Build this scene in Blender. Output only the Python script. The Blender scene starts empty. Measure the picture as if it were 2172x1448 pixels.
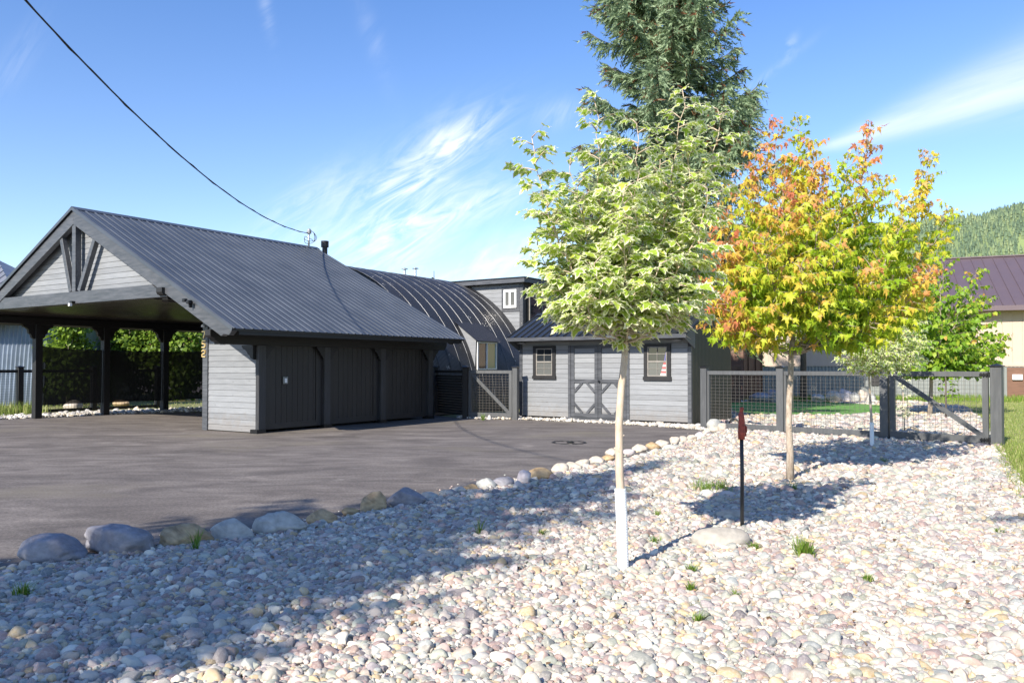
import bpy, math, random
import numpy as np
from mathutils import Vector, Matrix, noise as mnoise
R = math.radians
rng = np.random.default_rng(7)
random.seed(7)
sc = bpy.context.scene
col = sc.collection

# ---------------------------------------------------------------- camera
FPX = 1715.0; PITCH = 0.0199; CAMH = 1.5
cam_d = bpy.data.cameras.new('camera'); cam = bpy.data.objects.new('camera', cam_d); col.objects.link(cam)
cam_d.sensor_width = 36; cam_d.lens = 36 * FPX / 2172; cam_d.shift_y = 18.3 / 2172
cam_d.clip_start = 0.05; cam_d.clip_end = 9000
cam.location = (0, 0, CAMH); cam.rotation_euler = (R(90) + PITCH, 0, 0)
sc.camera = cam

# ---------------------------------------------------------------- sun + sky
SUN_EL = 33.0; SX, SY = -.56, -.83
sun_d = bpy.data.lights.new('sun', 'SUN'); sun = bpy.data.objects.new('sun', sun_d); col.objects.link(sun)
sun_d.energy = 5.0; sun_d.angle = R(0.5); sun_d.color = (1.0, .92, .80)
_l = math.hypot(SX, SY)
sdir = Vector((-SX / _l * math.cos(R(SUN_EL)), -SY / _l * math.cos(R(SUN_EL)), -math.sin(R(SUN_EL))))
sun.rotation_euler = sdir.to_track_quat('-Z', 'Y').to_euler()
sun.location = (-20, -30, 40)
sc.view_settings.view_transform = 'Standard'; sc.view_settings.look = 'None'
sc.view_settings.exposure = 0.85; sc.view_settings.gamma = 1.0
SKY_STRENGTH = 0.14

world = bpy.data.worlds.new('World'); sc.world = world; world.use_nodes = True
def N(nt, t, **kw):
    n = nt.nodes.new(t)
    for k, v in kw.items():
        if k.startswith('i_'):
            key = k[2:]
            key = int(key) if key.isdigit() else key.replace('_', ' ')
            n.inputs[key].default_value = v
        else: setattr(n, k, v)
    return n
def MATH(nt, op, a, b=None, c=None, clamp=False):
    n = nt.nodes.new('ShaderNodeMath'); n.operation = op; n.use_clamp = clamp
    for i, v in enumerate((a, b, c)):
        if v is None: continue
        if isinstance(v, (int, float)): n.inputs[i].default_value = v
        else: nt.links.new(v, n.inputs[i])
    return n.outputs[0]
def build_world():
    nt = world.node_tree; nt.nodes.clear(); L = nt.links.new
    out = N(nt, 'ShaderNodeOutputWorld'); bg = N(nt, 'ShaderNodeBackground')
    sky = N(nt, 'ShaderNodeTexSky'); sky.sky_type = 'NISHITA'; sky.sun_disc = False
    sky.sun_elevation = R(SUN_EL); sky.sun_rotation = math.atan2(SX, SY)
    sky.altitude = 900; sky.air_density = 1.0; sky.dust_density = .35; sky.ozone_density = 2.2
    tc = N(nt, 'ShaderNodeTexCoord'); sep = N(nt, 'ShaderNodeSeparateXYZ'); L(tc.outputs['Generated'], sep.inputs[0])
    x, y, z = sep.outputs
    ys = MATH(nt, 'MAXIMUM', y, .03)
    u = MATH(nt, 'DIVIDE', x, ys); v = MATH(nt, 'DIVIDE', z, ys)
    front = MATH(nt, 'MULTIPLY', MATH(nt, 'SUBTRACT', y, .1), 6, clamp=True)
    comb = N(nt, 'ShaderNodeCombineXYZ'); L(u, comb.inputs[0]); L(v, comb.inputs[1])
    def streak(ang, sx, sy, detail=7, dist=.9, seed=0.0):
        m = N(nt, 'ShaderNodeMapping'); m.inputs['Rotation'].default_value = (0, 0, -R(ang))
        L(comb.outputs[0], m.inputs[0])
        m2 = N(nt, 'ShaderNodeMapping'); m2.inputs['Scale'].default_value = (sx, sy, 1); m2.inputs['Location'].default_value = (seed, seed * 1.7, seed)
        L(m.outputs[0], m2.inputs[0])
        n = N(nt, 'ShaderNodeTexNoise'); n.inputs['Scale'].default_value = 1; n.inputs['Detail'].default_value = detail
        n.inputs['Roughness'].default_value = .62; n.inputs['Distortion'].default_value = dist
        L(m2.outputs[0], n.inputs['Vector']); return n.outputs[0]
    n1 = streak(33, 9, 38, 12, 2.0); n2 = streak(60, 8, 24, 9, 1.2, 3.1); n3 = streak(18, 1.6, 20, 8, .3, 1.3)
    def blob(px, py, ang, lx, ly, s):
        cx, cy = (px - 1086) / FPX, (777 - py) / FPX
        ca, sa = math.cos(R(ang)), math.sin(R(ang))
        du = MATH(nt, 'SUBTRACT', u, cx); dv = MATH(nt, 'SUBTRACT', v, cy)
        a = MATH(nt, 'ADD', MATH(nt, 'MULTIPLY', du, ca * FPX / lx), MATH(nt, 'MULTIPLY', dv, sa * FPX / lx))
        b = MATH(nt, 'ADD', MATH(nt, 'MULTIPLY', du, -sa * FPX / ly), MATH(nt, 'MULTIPLY', dv, ca * FPX / ly))
        q = MATH(nt, 'ADD', MATH(nt, 'MULTIPLY', a, a), MATH(nt, 'MULTIPLY', b, b))
        return MATH(nt, 'MULTIPLY', MATH(nt, 'EXPONENT', MATH(nt, 'MULTIPLY', q, -1)), s)
    def total(L_):
        t = blob(*L_[0])
        for q in L_[1:]: t = MATH(nt, 'ADD', t, blob(*q))
        return t
    g1 = total([(905, 345, 32, 150, 42, .85), (985, 285, 40, 70, 26, .7), (835, 395, 10, 80, 22, .8), (845, 475, 25, 130, 45, .9), (1020, 430, 18, 120, 32, .8), (900, 400, 40, 170, 90, .3),
                (1070, 550, 22, 170, 40, .8), (960, 590, 10, 260, 50, .3), (640, 430, 38, 110, 40, .45), (850, 540, 30, 110, 50, .6), (1400, 520, 5, 300, 60, .3), (560, 15, 100, 60, 12, .28), (680, 520, 10, 200, 50, .35), (300, 620, 5, 300, 50, .2)])
    g2 = total([(790, 80, 110, 120, 20, .12), (700, 430, 55, 90, 50, .35), (1185, 240, 20, 45, 26, .5), (1678, 96, 60, 26, 10, .75), (1640, 150, 38, 90, 9, .4), (930, 300, 60, 70, 40, .6), (30, 120, 60, 90, 30, .15)])
    r1 = MATH(nt, 'MULTIPLY', MATH(nt, 'SUBTRACT', n1, .38), 2.6, clamp=True)
    r2 = MATH(nt, 'MULTIPLY', MATH(nt, 'SUBTRACT', n2, .38), 3.0, clamp=True)
    c = MATH(nt, 'ADD', MATH(nt, 'MULTIPLY', g1, r1), MATH(nt, 'MULTIPLY', g2, r2))
    # long widening cirrus streak on the right
    ca, sa = math.cos(R(18.5)), math.sin(R(18.5)); cx, cy = (1715 - 1086) / FPX, (777 - 322) / FPX
    du = MATH(nt, 'SUBTRACT', u, cx); dv = MATH(nt, 'SUBTRACT', v, cy)
    a = MATH(nt, 'ADD', MATH(nt, 'MULTIPLY', du, ca), MATH(nt, 'MULTIPLY', dv, sa))
    b = MATH(nt, 'ADD', MATH(nt, 'MULTIPLY', du, -sa), MATH(nt, 'MULTIPLY', dv, ca))
    wid = MATH(nt, 'MAXIMUM', MATH(nt, 'MULTIPLY_ADD', a, .125, .004), .002)
    q = MATH(nt, 'DIVIDE', b, wid)
    e = MATH(nt, 'EXPONENT', MATH(nt, 'MULTIPLY', MATH(nt, 'MULTIPLY', q, q), -1.1))
    on = MATH(nt, 'MULTIPLY', MATH(nt, 'ADD', a, .005), 25, clamp=True)
    r3 = MATH(nt, 'MULTIPLY', MATH(nt, 'SUBTRACT', n3, .22), 2.4, clamp=True)
    c = MATH(nt, 'ADD', c, MATH(nt, 'MULTIPLY', MATH(nt, 'MULTIPLY', e, on), MATH(nt, 'MULTIPLY', r3, .78)))
    c = MATH(nt, 'MULTIPLY', c, MATH(nt, 'MULTIPLY', front, .8), clamp=True)
    hs = N(nt, 'ShaderNodeHueSaturation'); hs.inputs['Hue'].default_value = .509; hs.inputs['Saturation'].default_value = SKY_SAT; hs.inputs['Value'].default_value = SKY_VAL
    L(MATH(nt, 'MINIMUM', MATH(nt, 'MULTIPLY_ADD', z, .38, 1.03), 1.19), hs.inputs['Saturation']); L(MATH(nt, 'MAXIMUM', MATH(nt, 'MULTIPLY_ADD', z, .22, .86), .86), hs.inputs['Value'])
    L(sky.outputs[0], hs.inputs['Color'])
    mix = N(nt, 'ShaderNodeMixRGB'); L(c, mix.inputs[0]); L(hs.outputs[0], mix.inputs[1]); mix.inputs[2].default_value = CLOUD
    L(mix.outputs[0], bg.inputs[0]); bg.inputs[1].default_value = SKY_STRENGTH; L(bg.outputs[0], out.inputs[0])
SKY_SAT = 1.22; SKY_VAL = 1.0; CLOUD = (5.0, 5.2, 5.5, 1)
build_world()

# ---------------------------------------------------------------- coordinates
_c, _s = math.cos(PITCH), math.sin(PITCH)
def at(px, py, Y):                      # point seen at photo pixel (px,py) standing Y metres away
    u = (px - 1086) / FPX; v = -(py - 742.3) / FPX
    rx, ry, rz = u, _c - v * _s, v * _c + _s
    t = Y / ry
    return Vector((rx * t, Y, CAMH + rz * t))
def gp(px, py, h=0.0):
    u = (px - 1086) / FPX; v = -(py - 742.3) / FPX
    rx, ry, rz = u, _c - v * _s, v * _c + _s
    t = (h - CAMH) / rz
    return Vector((rx * t, ry * t, h))

# ---------------------------------------------------------------- mesh helpers
class MB:
    def __init__(s): s.v = []; s.f = []; s.m = []; s.r = []
    def add(s, verts, faces, mat=0, rnd=None):
        o = len(s.v); s.v += [tuple(p) for p in verts]
        r = random.random() if rnd is None else rnd
        for f in faces: s.f.append([i + o for i in f]); s.m.append(mat); s.r.append(r)
    def prism(s, pts, off, mat=0, rnd=None):
        n = len(pts); off = Vector(off); pts = [Vector(p) for p in pts]
        v = pts + [p + off for p in pts]
        f = [list(range(n))[::-1], list(range(n, 2 * n))] + [[i, (i + 1) % n, n + (i + 1) % n, n + i] for i in range(n)]
        s.add(v, f, mat, rnd)
    def box(s, x0, x1, y0, y1, z0, z1, mat=0, rnd=None):
        s.prism([(x0, y0, z0), (x1, y0, z0), (x1, y1, z0), (x0, y1, z0)], (0, 0, z1 - z0), mat, rnd)
    def beam(s, p0, p1, w, h, mat=0, up=(0, 0, 1), rnd=None):
        p0, p1 = Vector(p0), Vector(p1); d = (p1 - p0).normalized(); up = Vector(up)
        side = d.cross(up).normalized(); u2 = side.cross(d).normalized()
        q = [p0 + side * a * w / 2 + u2 * b * h / 2 for a, b in ((-1, -1), (1, -1), (1, 1), (-1, 1))]
        s.prism(q, p1 - p0, mat, rnd)
    def tube(s, pts, rad, n=8, mat=0, caps=True, rnd=None):
        pts = [Vector(p) for p in pts]
        if not hasattr(rad, '__len__'): rad = [rad] * len(pts)
        vs = []; ref = None
        for i, p in enumerate(pts):
            d = (pts[min(i + 1, len(pts) - 1)] - pts[max(i - 1, 0)]).normalized()
            if ref is None: ref = d.orthogonal().normalized()
            ref = (ref - d * ref.dot(d)).normalized(); b = d.cross(ref)
            for k in range(n):
                a = 2 * math.pi * k / n; vs.append(p + (ref * math.cos(a) + b * math.sin(a)) * rad[i])
        fs = [[i * n + k, i * n + (k + 1) % n, (i + 1) * n + (k + 1) % n, (i + 1) * n + k] for i in range(len(pts) - 1) for k in range(n)]
        if caps: fs += [list(range(n))[::-1], [(len(pts) - 1) * n + k for k in range(n)]]
        s.add(vs, fs, mat, rnd)
    def lathe(s, prof, c=(0, 0, 0), n=20, mat=0):
        vs = [(c[0] + r * math.cos(2 * math.pi * k / n), c[1] + r * math.sin(2 * math.pi * k / n), c[2] + z) for r, z in prof for k in range(n)]
        fs = [[i * n + k, i * n + (k + 1) % n, (i + 1) * n + (k + 1) % n, (i + 1) * n + k] for i in range(len(prof) - 1) for k in range(n)]
        fs += [list(range(n))[::-1], [(len(prof) - 1) * n + k for k in range(n)]]
        s.add(vs, fs, mat)
    def build(s, name, mats, parent=None, smooth=False, bevel=0):
        me = bpy.data.meshes.new(name); me.from_pydata(s.v, [], s.f)
        for m in (mats if isinstance(mats, (list, tuple)) else [mats]): me.materials.append(m)
        me.polygons.foreach_set('material_index', s.m)
        at_ = me.attributes.new('rnd', 'FLOAT', 'FACE'); at_.data.foreach_set('value', s.r)
        if smooth: me.polygons.foreach_set('use_smooth', [True] * len(s.f))
        me.update()
        o = bpy.data.objects.new(name, me); col.objects.link(o)
        if parent: o.parent = parent
        if bevel:
            b = o.modifiers.new('bevel', 'BEVEL'); b.width = bevel; b.segments = 1; b.limit_method = 'ANGLE'
        return o
def fastmesh(name, V_, F_, mats, parent=None, vattr=None, fattr=None, mi=None, smooth=False):
    V_ = np.asarray(V_, np.float32).reshape(-1, 3); F_ = np.asarray(F_, np.int32); k = F_.shape[1]
    me = bpy.data.meshes.new(name); me.vertices.add(len(V_)); me.vertices.foreach_set('co', V_.ravel())
    me.loops.add(F_.size); me.loops.foreach_set('vertex_index', F_.ravel())
    me.polygons.add(len(F_)); me.polygons.foreach_set('loop_start', np.arange(0, F_.size, k, dtype=np.int32))
    for m in (mats if isinstance(mats, (list, tuple)) else [mats]): me.materials.append(m)
    if mi is not None: me.polygons.foreach_set('material_index', np.asarray(mi, np.int32))
    if smooth: me.polygons.foreach_set('use_smooth', np.ones(len(F_), bool))
    for nm, dom, arr in (('va', 'POINT', vattr), ('rnd', 'FACE', fattr)):
        if arr is not None:
            a = me.attributes.new(nm, 'FLOAT', dom); a.data.foreach_set('value', np.asarray(arr, np.float32))
    me.update(calc_edges=True)
    o = bpy.data.objects.new(name, me); col.objects.link(o)
    if parent: o.parent = parent
    return o
def tag(o, label=None, cat=None, group=None, kind=None):
    if label: o['label'] = label
    if cat: o['category'] = cat
    if group: o['group'] = group
    if kind: o['kind'] = kind
    return o
def thing(name, label, cat, loc=(0, 0, 0), rz=0, group=None):
    o = bpy.data.objects.new(name, None); col.objects.link(o); o.location = loc; o.rotation_euler = (0, 0, rz)
    o.empty_display_size = .2
    return tag(o, label, cat, group)
def one(mb, name, mats, parent=None, smooth=False, bevel=0, **kw):
    return mb.build(name, mats, parent, smooth, bevel)
def mkbox(name, mats, parent, *a, bevel=0, label=None):
    m = MB(); m.box(*a); o = m.build(name, mats, parent, False, bevel)
    if label: o['label'] = label
    return o

# ---------------------------------------------------------------- materials
def newmat(name):
    m = bpy.data.materials.new(name); m.use_nodes = True; nt = m.node_tree; nt.nodes.clear()
    out = N(nt, 'ShaderNodeOutputMaterial'); p = N(nt, 'ShaderNodeBsdfPrincipled'); nt.links.new(p.outputs[0], out.inputs[0])
    return m, nt, p, out
def ramp(nt, fac, stops, interp='LINEAR'):
    r = nt.nodes.new('ShaderNodeValToRGB'); cr = r.color_ramp; cr.interpolation = interp
    while len(cr.elements) < len(stops): cr.elements.new(.5)
    for e, (p, c) in zip(cr.elements, stops): e.position = p; e.color = tuple(c) + (1,) if len(c) == 3 else c
    nt.links.new(fac, r.inputs[0]); return r.outputs[0]
def noise(nt, scale, detail=4, stretch=(1, 1, 1), coord='Object', rough=.55, rot=(0, 0, 0), dist=0):
    tc = N(nt, 'ShaderNodeTexCoord'); mp = N(nt, 'ShaderNodeMapping'); mp.inputs['Scale'].default_value = stretch; mp.inputs['Rotation'].default_value = rot
    nt.links.new(tc.outputs[coord], mp.inputs[0])
    n = N(nt, 'ShaderNodeTexNoise'); n.inputs['Scale'].default_value = scale; n.inputs['Detail'].default_value = detail; n.inputs['Roughness'].default_value = rough; n.inputs['Distortion'].default_value = dist
    nt.links.new(mp.outputs[0], n.inputs['Vector']); return n.outputs[0]
def mixc(nt, fac, a, b, mode='MIX'):
    m = nt.nodes.new('ShaderNodeMixRGB'); m.blend_type = mode
    for i, v in enumerate((fac, a, b)):
        if isinstance(v, (int, float)): m.inputs[i].default_value = v
        elif isinstance(v, tuple): m.inputs[i].default_value = v + (1,) if len(v) == 3 else v
        else: nt.links.new(v, m.inputs[i])
    return m.outputs[0]
def attr(nt, name='rnd'):
    a = N(nt, 'ShaderNodeAttribute'); a.attribute_name = name; return a.outputs['Fac']
def bump(nt, p, h, strength=.3, dist=.01):
    b = N(nt, 'ShaderNodeBump'); b.inputs['Strength'].default_value = strength; b.inputs['Distance'].default_value = dist
    nt.links.new(h, b.inputs['Height']); nt.links.new(b.outputs[0], p.inputs['Normal'])
def wood(name, c1, c2, rough=.6, grain=(1, 12, 12), var=.12, knots=False, coat=0):
    m, nt, p, _ = newmat(name)
    n = noise(nt, 2.5, 8, grain, dist=.6); n2 = noise(nt, 1.3, 3)
    cc = ramp(nt, n, [(.3, c1), (.7, c2)])
    cc = mixc(nt, MATH(nt, 'MULTIPLY', MATH(nt, 'SUBTRACT', n2, .35, clamp=True), .6), cc, tuple(x * .8 for x in c1))
    r = attr(nt); k = MATH(nt, 'MULTIPLY_ADD', r, 2 * var, 1 - var)
    cx = N(nt, 'ShaderNodeCombineXYZ'); [nt.links.new(k, cx.inputs[i]) for i in range(3)]
    cc = mixc(nt, 1.0, cc, cx.outputs[0], 'MULTIPLY')
    if knots:
        tz = N(nt, 'ShaderNodeTexCoord'); sz = N(nt, 'ShaderNodeSeparateXYZ'); nt.links.new(tz.outputs['Object'], sz.inputs[0])
        sp = MATH(nt, 'MULTIPLY', MATH(nt, 'SUBTRACT', MATH(nt, 'MULTIPLY', noise(nt, 7, 6), .9), sz.outputs[2]), 3.0, clamp=True)
        cc = mixc(nt, MATH(nt, 'MULTIPLY', sp, .35), cc, (.16, .13, .10))
        tc = N(nt, 'ShaderNodeTexCoord'); mp = N(nt, 'ShaderNodeMapping'); mp.inputs['Scale'].default_value = (1.0, 1.0, 2.2); nt.links.new(tc.outputs['Object'], mp.inputs[0])
        vo = N(nt, 'ShaderNodeTexVoronoi'); vo.inputs['Scale'].default_value = 2.6; nt.links.new(mp.outputs[0], vo.inputs['Vector'])
        kk = MATH(nt, 'SUBTRACT', 1, MATH(nt, 'MULTIPLY', vo.outputs['Distance'], 9, clamp=True))
        cc = mixc(nt, MATH(nt, 'MULTIPLY', kk, .45), cc, tuple(x * .45 for x in c1))
    nt.links.new(cc, p.inputs['Base Color']); p.inputs['Roughness'].default_value = rough
    nt.links.new(MATH(nt, 'MULTIPLY_ADD', n, .3, rough - .15), p.inputs['Roughness'])
    bump(nt, p, n, .35, .004); return m
def plain(name, c, rough=.5, metal=0, nscale=8, nvar=.15, bmp=.1, spec=.5):
    m, nt, p, _ = newmat(name)
    n = noise(nt, nscale, 5)
    cc = ramp(nt, n, [(.3, tuple(x * (1 - nvar) for x in c)), (.7, tuple(min(1, x * (1 + nvar)) for x in c))])
    nt.links.new(cc, p.inputs['Base Color']); p.inputs['Roughness'].default_value = rough; p.inputs['Metallic'].default_value = metal
    p.inputs['Specular IOR Level'].default_value = spec
    nt.links.new(MATH(nt, 'MULTIPLY_ADD', n, .2, rough - .1), p.inputs['Roughness'])
    if bmp: bump(nt, p, n, bmp, .004)
    return m
M = {}
M['siding'] = wood('grey_stained_siding', (.18, .19, .203), (.235, .246, .262), .6, (1, 1, 10), .11, knots=True)
M['sidinggap'] = plain('siding_groove', (.05, .05, .055), .9)
M['timber'] = wood('charcoal_timber', (.042, .046, .053), (.095, .10, .112), .42, (1, 8, 8), .1)
M['post'] = wood('black_brown_post', (.022, .022, .024), (.048, .048, .052), .5, (10, 10, 1), .1)
M['darkwood'] = wood('black_stained_board', (.017, .016, .0155), (.032, .029, .028), .5, (10, 10, 1), .12)
M['black'] = plain('black_painted_wood', (.012, .012, .013), .55)
M['darkgap'] = plain('panel_groove', (.004, .004, .004), .8)
M['soffit'] = wood('stained_soffit_board', (.045, .04, .028), (.08, .07, .05), .3, (10, 1, 1), .1)
M['fence'] = wood('grey_fence_paint', (.062, .065, .068), (.088, .092, .096), .5, (8, 8, 1), .08)
M['wire'] = plain('galvanised_wire', (.13, .12, .11), .5, .6)
M['white'] = plain('white_vinyl', (.78, .8, .8), .35, nvar=.04)
M['beige'] = plain('beige_vinyl', (.22, .205, .185), .5)
M['steel'] = plain('galvanised_steel', (.6, .61, .62), .35, .8)
M['blackmetal'] = plain('black_metal', (.015, .015, .016), .35, .3)
M['brass'] = plain('brass_digit', (.85, .62, .28), .35, .6)
M['cable'] = plain('black_cable', (.01, .012, .014), .5)
def glassmat(name, c=(.02, .025, .03), rough=.04):
    m, nt, p, _ = newmat(name); p.inputs['Base Color'].default_value = c + (1,); p.inputs['Roughness'].default_value = rough
    p.inputs['Specular IOR Level'].default_value = .8
    n = noise(nt, 2, 2); bump(nt, p, n, .03, .02); return m
M['glass'] = glassmat('dark_glass')
M['glasslight'] = glassmat('blind_behind_glass', (.11, .115, .11), .12)
M['glasscurtain'] = glassmat('green_curtain_glass', (.20, .28, .13), .1)
def metalroof(name, c, rough, metal, dirt=.2):
    m, nt, p, _ = newmat(name); n = noise(nt, 1.2, 5); n2 = noise(nt, 30, 3)
    cc = ramp(nt, n, [(.3, tuple(x * (1 - dirt) for x in c)), (.75, tuple(x * (1 + dirt) for x in c))])
    nt.links.new(cc, p.inputs['Base Color']); p.inputs['Metallic'].default_value = metal
    nt.links.new(MATH(nt, 'MULTIPLY_ADD', n, .2, rough - .1), p.inputs['Roughness']); bump(nt, p, n2, .04, .003); return m
M['roof'] = metalroof('charcoal_steel_roofing', (.072, .082, .098), .36, .25)
M['shedroof'] = metalroof('blue_black_steel_roofing', (.027, .030, .037), .27, .3)
M['brownroof'] = metalroof('brown_standing_seam', (.13, .095, .105), .4, .2, .05)
M['greymetal'] = metalroof('weathered_grey_roofing', (.28, .29, .31), .45, .4)
def worn(name):
    m, nt, p, _ = newmat(name); n = noise(nt, 3.2, 9, (1.4, .8, 1), rough=.7); n2 = noise(nt, .6, 3)
    w = MATH(nt, 'MULTIPLY', MATH(nt, 'SUBTRACT', MATH(nt, 'ADD', n, MATH(nt, 'MULTIPLY', n2, .30)), .805), 30, clamp=True)
    cc = mixc(nt, w, (.030, .031, .036), (.5, .5, .48)); nt.links.new(cc, p.inputs['Base Color'])
    n3 = noise(nt, 5, 4); nt.links.new(MATH(nt, 'MULTIPLY_ADD', n3, .25, .22), p.inputs['Roughness']); p.inputs['Metallic'].default_value = .1
    return m
M['quonset'] = worn('worn_black_arch_metal')
M['seam'] = plain('worn_seam_edge', (.075, .08, .09), .4, .3, nscale=3, nvar=.95)
M['olive'] = plain('olive_brown_steel', (.05, .047, .03), .5, .1)
M['galvwall'] = metalroof('corrugated_galvanised', (.26, .31, .38), .4, .5, .2)
M['cream'] = plain('cream_board_siding', (.47, .375, .295), .7, nscale=2, nvar=.03)
M['greywains'] = plain('grey_corrugated_skirting', (.22, .235, .225), .5, .2, nscale=3, nvar=.05)
M['brown'] = wood('brown_boards', (.10, .05, .03), (.16, .08, .05), .6, (1, 1, 10), .15)
M['terracotta'] = plain('terracotta_roof', (.5, .24, .15), .8, nscale=3)
M['bluehouse'] = plain('lavender_render', (.35, .33, .42), .8)

def asphalt():
    m, nt, p, _ = newmat('asphalt'); L = nt.links.new
    mid = noise(nt, 32, 6, rough=.75); fine = noise(nt, 110, 4, rough=.8); grit = noise(nt, 420, 2)
    big = noise(nt, .8, 10, (1, 2.2, 1), rot=(0, 0, R(-25)), dist=.8, rough=.65); str_ = noise(nt, 1.1, 8, (.6, 1.8, 1), rot=(0, 0, R(-14)), rough=.7, dist=.5)
    cc = ramp(nt, big, [(.32, (.072, .061, .055)), (.46, (.106, .091, .082)), (.56, (.138, .120, .108)), (.68, (.19, .166, .149))])
    dust = MATH(nt, 'MULTIPLY', MATH(nt, 'SUBTRACT', str_, .54), 4.2, clamp=True)
    cc = mixc(nt, MATH(nt, 'MULTIPLY', dust, .6), cc, (.24, .22, .20))
    cc = mixc(nt, .85, cc, ramp(nt, mid, [(.36, (.25, .25, .25)), (.5, (.5, .5, .5)), (.64, (.78, .78, .78))]), 'OVERLAY')
    st = noise(nt, .35, 3, (1, 1.5, 1), rot=(0, 0, R(30)))
    cc = mixc(nt, MATH(nt, 'MULTIPLY', MATH(nt, 'SUBTRACT', st, .56), 4, clamp=True), cc, (.16, .14, .105))
    cc = mixc(nt, MATH(nt, 'MULTIPLY', MATH(nt, 'SUBTRACT', grit, .64), 8, clamp=True), cc, (.26, .25, .24))
    cc = mixc(nt, MATH(nt, 'MULTIPLY', MATH(nt, 'SUBTRACT', .42, fine), 3, clamp=True), cc, (.035, .033, .032))
    tc = N(nt, 'ShaderNodeTexCoord'); nd = N(nt, 'ShaderNodeTexNoise'); nd.inputs['Scale'].default_value = 1.7; nd.inputs['Detail'].default_value = 6; L(tc.outputs['Object'], nd.inputs['Vector'])
    va = N(nt, 'ShaderNodeVectorMath'); va.operation = 'MULTIPLY_ADD'; L(nd.outputs['Color'], va.inputs[0]); va.inputs[1].default_value = (1.1, 1.1, 0); L(tc.outputs['Object'], va.inputs[2])
    vo = N(nt, 'ShaderNodeTexVoronoi'); vo.feature = 'DISTANCE_TO_EDGE'; vo.inputs['Scale'].default_value = .17; L(va.outputs[0], vo.inputs['Vector'])
    ck = MATH(nt, 'SUBTRACT', 1, MATH(nt, 'MULTIPLY', vo.outputs['Distance'], 420, clamp=True), clamp=True)
    cc = mixc(nt, MATH(nt, 'MULTIPLY', ck, .0), cc, (.02, .02, .02))
    vs_ = N(nt, 'ShaderNodeTexVoronoi'); vs_.inputs['Scale'].default_value = 1.1; L(va.outputs[0], vs_.inputs['Vector'])
    sp = MATH(nt, 'SUBTRACT', 1, MATH(nt, 'MULTIPLY', vs_.outputs['Distance'], 9, clamp=True)); cc = mixc(nt, MATH(nt, 'MULTIPLY', sp, .55), cc, (.26, .24, .215))
    L(cc, p.inputs['Base Color']); p.inputs['Roughness'].default_value = .85
    bump(nt, p, MATH(nt, 'ADD', fine, MATH(nt, 'MULTIPLY', big, 3)), .5, .006); return m
M['asphalt'] = asphalt()
PAL0 = [(.30, .34, .37), (.42, .41, .42), (.52, .36, .33), (.55, .47, .42), (.60, .58, .53), (.36, .40, .35), (.66, .63, .58), (.40, .27, .28), (.28, .25, .30), (.58, .44, .24), (.44, .48, .48), (.48, .42, .45)]
PAL = []
for _c3 in PAL0:
    _g = sum(_c3) / 3; PAL.append(tuple((_g + (x - _g) * .72) * .86 * k for x, k in zip(_c3, (1.05, 1.0, .88))))
def gravelbed(name, scale, pal, dark=.5):
    m, nt, p, _ = newmat(name); L = nt.links.new
    tc = N(nt, 'ShaderNodeTexCoord'); vo = N(nt, 'ShaderNodeTexVoronoi'); vo.inputs['Scale'].default_value = scale
    L(tc.outputs['Object'], vo.inputs['Vector'])
    sp = N(nt, 'ShaderNodeSeparateColor'); L(vo.outputs['Color'], sp.inputs[0])
    n = len(pal); cc = ramp(nt, sp.outputs[0], [(i / n, pal[i]) for i in range(n)], 'CONSTANT')
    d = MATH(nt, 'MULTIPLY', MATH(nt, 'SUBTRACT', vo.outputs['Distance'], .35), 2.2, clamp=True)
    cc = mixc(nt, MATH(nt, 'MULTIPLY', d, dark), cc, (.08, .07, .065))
    L(cc, p.inputs['Base Color']); p.inputs['Roughness'].default_value = .8
    bump(nt, p, MATH(nt, 'SUBTRACT', 1, vo.outputs['Distance']), .8, .03); return m
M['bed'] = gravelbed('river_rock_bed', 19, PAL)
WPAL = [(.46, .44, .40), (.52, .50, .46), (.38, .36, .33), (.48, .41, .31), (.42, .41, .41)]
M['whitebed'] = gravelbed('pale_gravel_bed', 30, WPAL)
def pebblemat(name, shift=1.0):
    m, nt, p, _ = newmat(name); L = nt.links.new
    a = N(nt, 'ShaderNodeAttribute'); a.attribute_type = 'INSTANCER'; a.attribute_name = 'pcol'
    n = noise(nt, 4, 5, dist=.6); n2 = noise(nt, 26, 2)
    cc = mixc(nt, MATH(nt, 'MULTIPLY', MATH(nt, 'SUBTRACT', n, .45), 1.6, clamp=True), a.outputs['Color'], (.58, .54, .48))
    cc = mixc(nt, .12, cc, ramp(nt, n2, [(.35, (.1, .1, .1)), (.65, (.8, .8, .8))]), 'OVERLAY')
    L(cc, p.inputs['Base Color']); p.inputs['Roughness'].default_value = .62; p.inputs['Specular IOR Level'].default_value = .35
    return m
M['pebble'] = pebblemat('river_pebble')
def rockmat(name, c1, c2, c3):
    m, nt, p, _ = newmat(name); n = noise(nt, 3, 8, (1, 1, 2.2), rough=.65, dist=1.0); n2 = noise(nt, 18, 6); n3 = noise(nt, 1.3, 4)
    cc = ramp(nt, n, [(.3, c1), (.5, c2), (.72, c3)]); cc = mixc(nt, MATH(nt, 'MULTIPLY', MATH(nt, 'SUBTRACT', n3, .5), 3, clamp=True), cc, c3)
    cc = mixc(nt, .25, cc, ramp(nt, n2, [(.3, (.15, .15, .15)), (.7, (.8, .8, .8))]), 'OVERLAY')
    nt.links.new(cc, p.inputs['Base Color']); p.inputs['Roughness'].default_value = .8; bump(nt, p, MATH(nt, 'ADD', n, MATH(nt, 'MULTIPLY', n2, .4)), .6, .02); return m
M['rock_purple'] = rockmat('purple_grey_rock', (.15, .145, .165), (.22, .215, .24), (.36, .35, .36))
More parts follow.
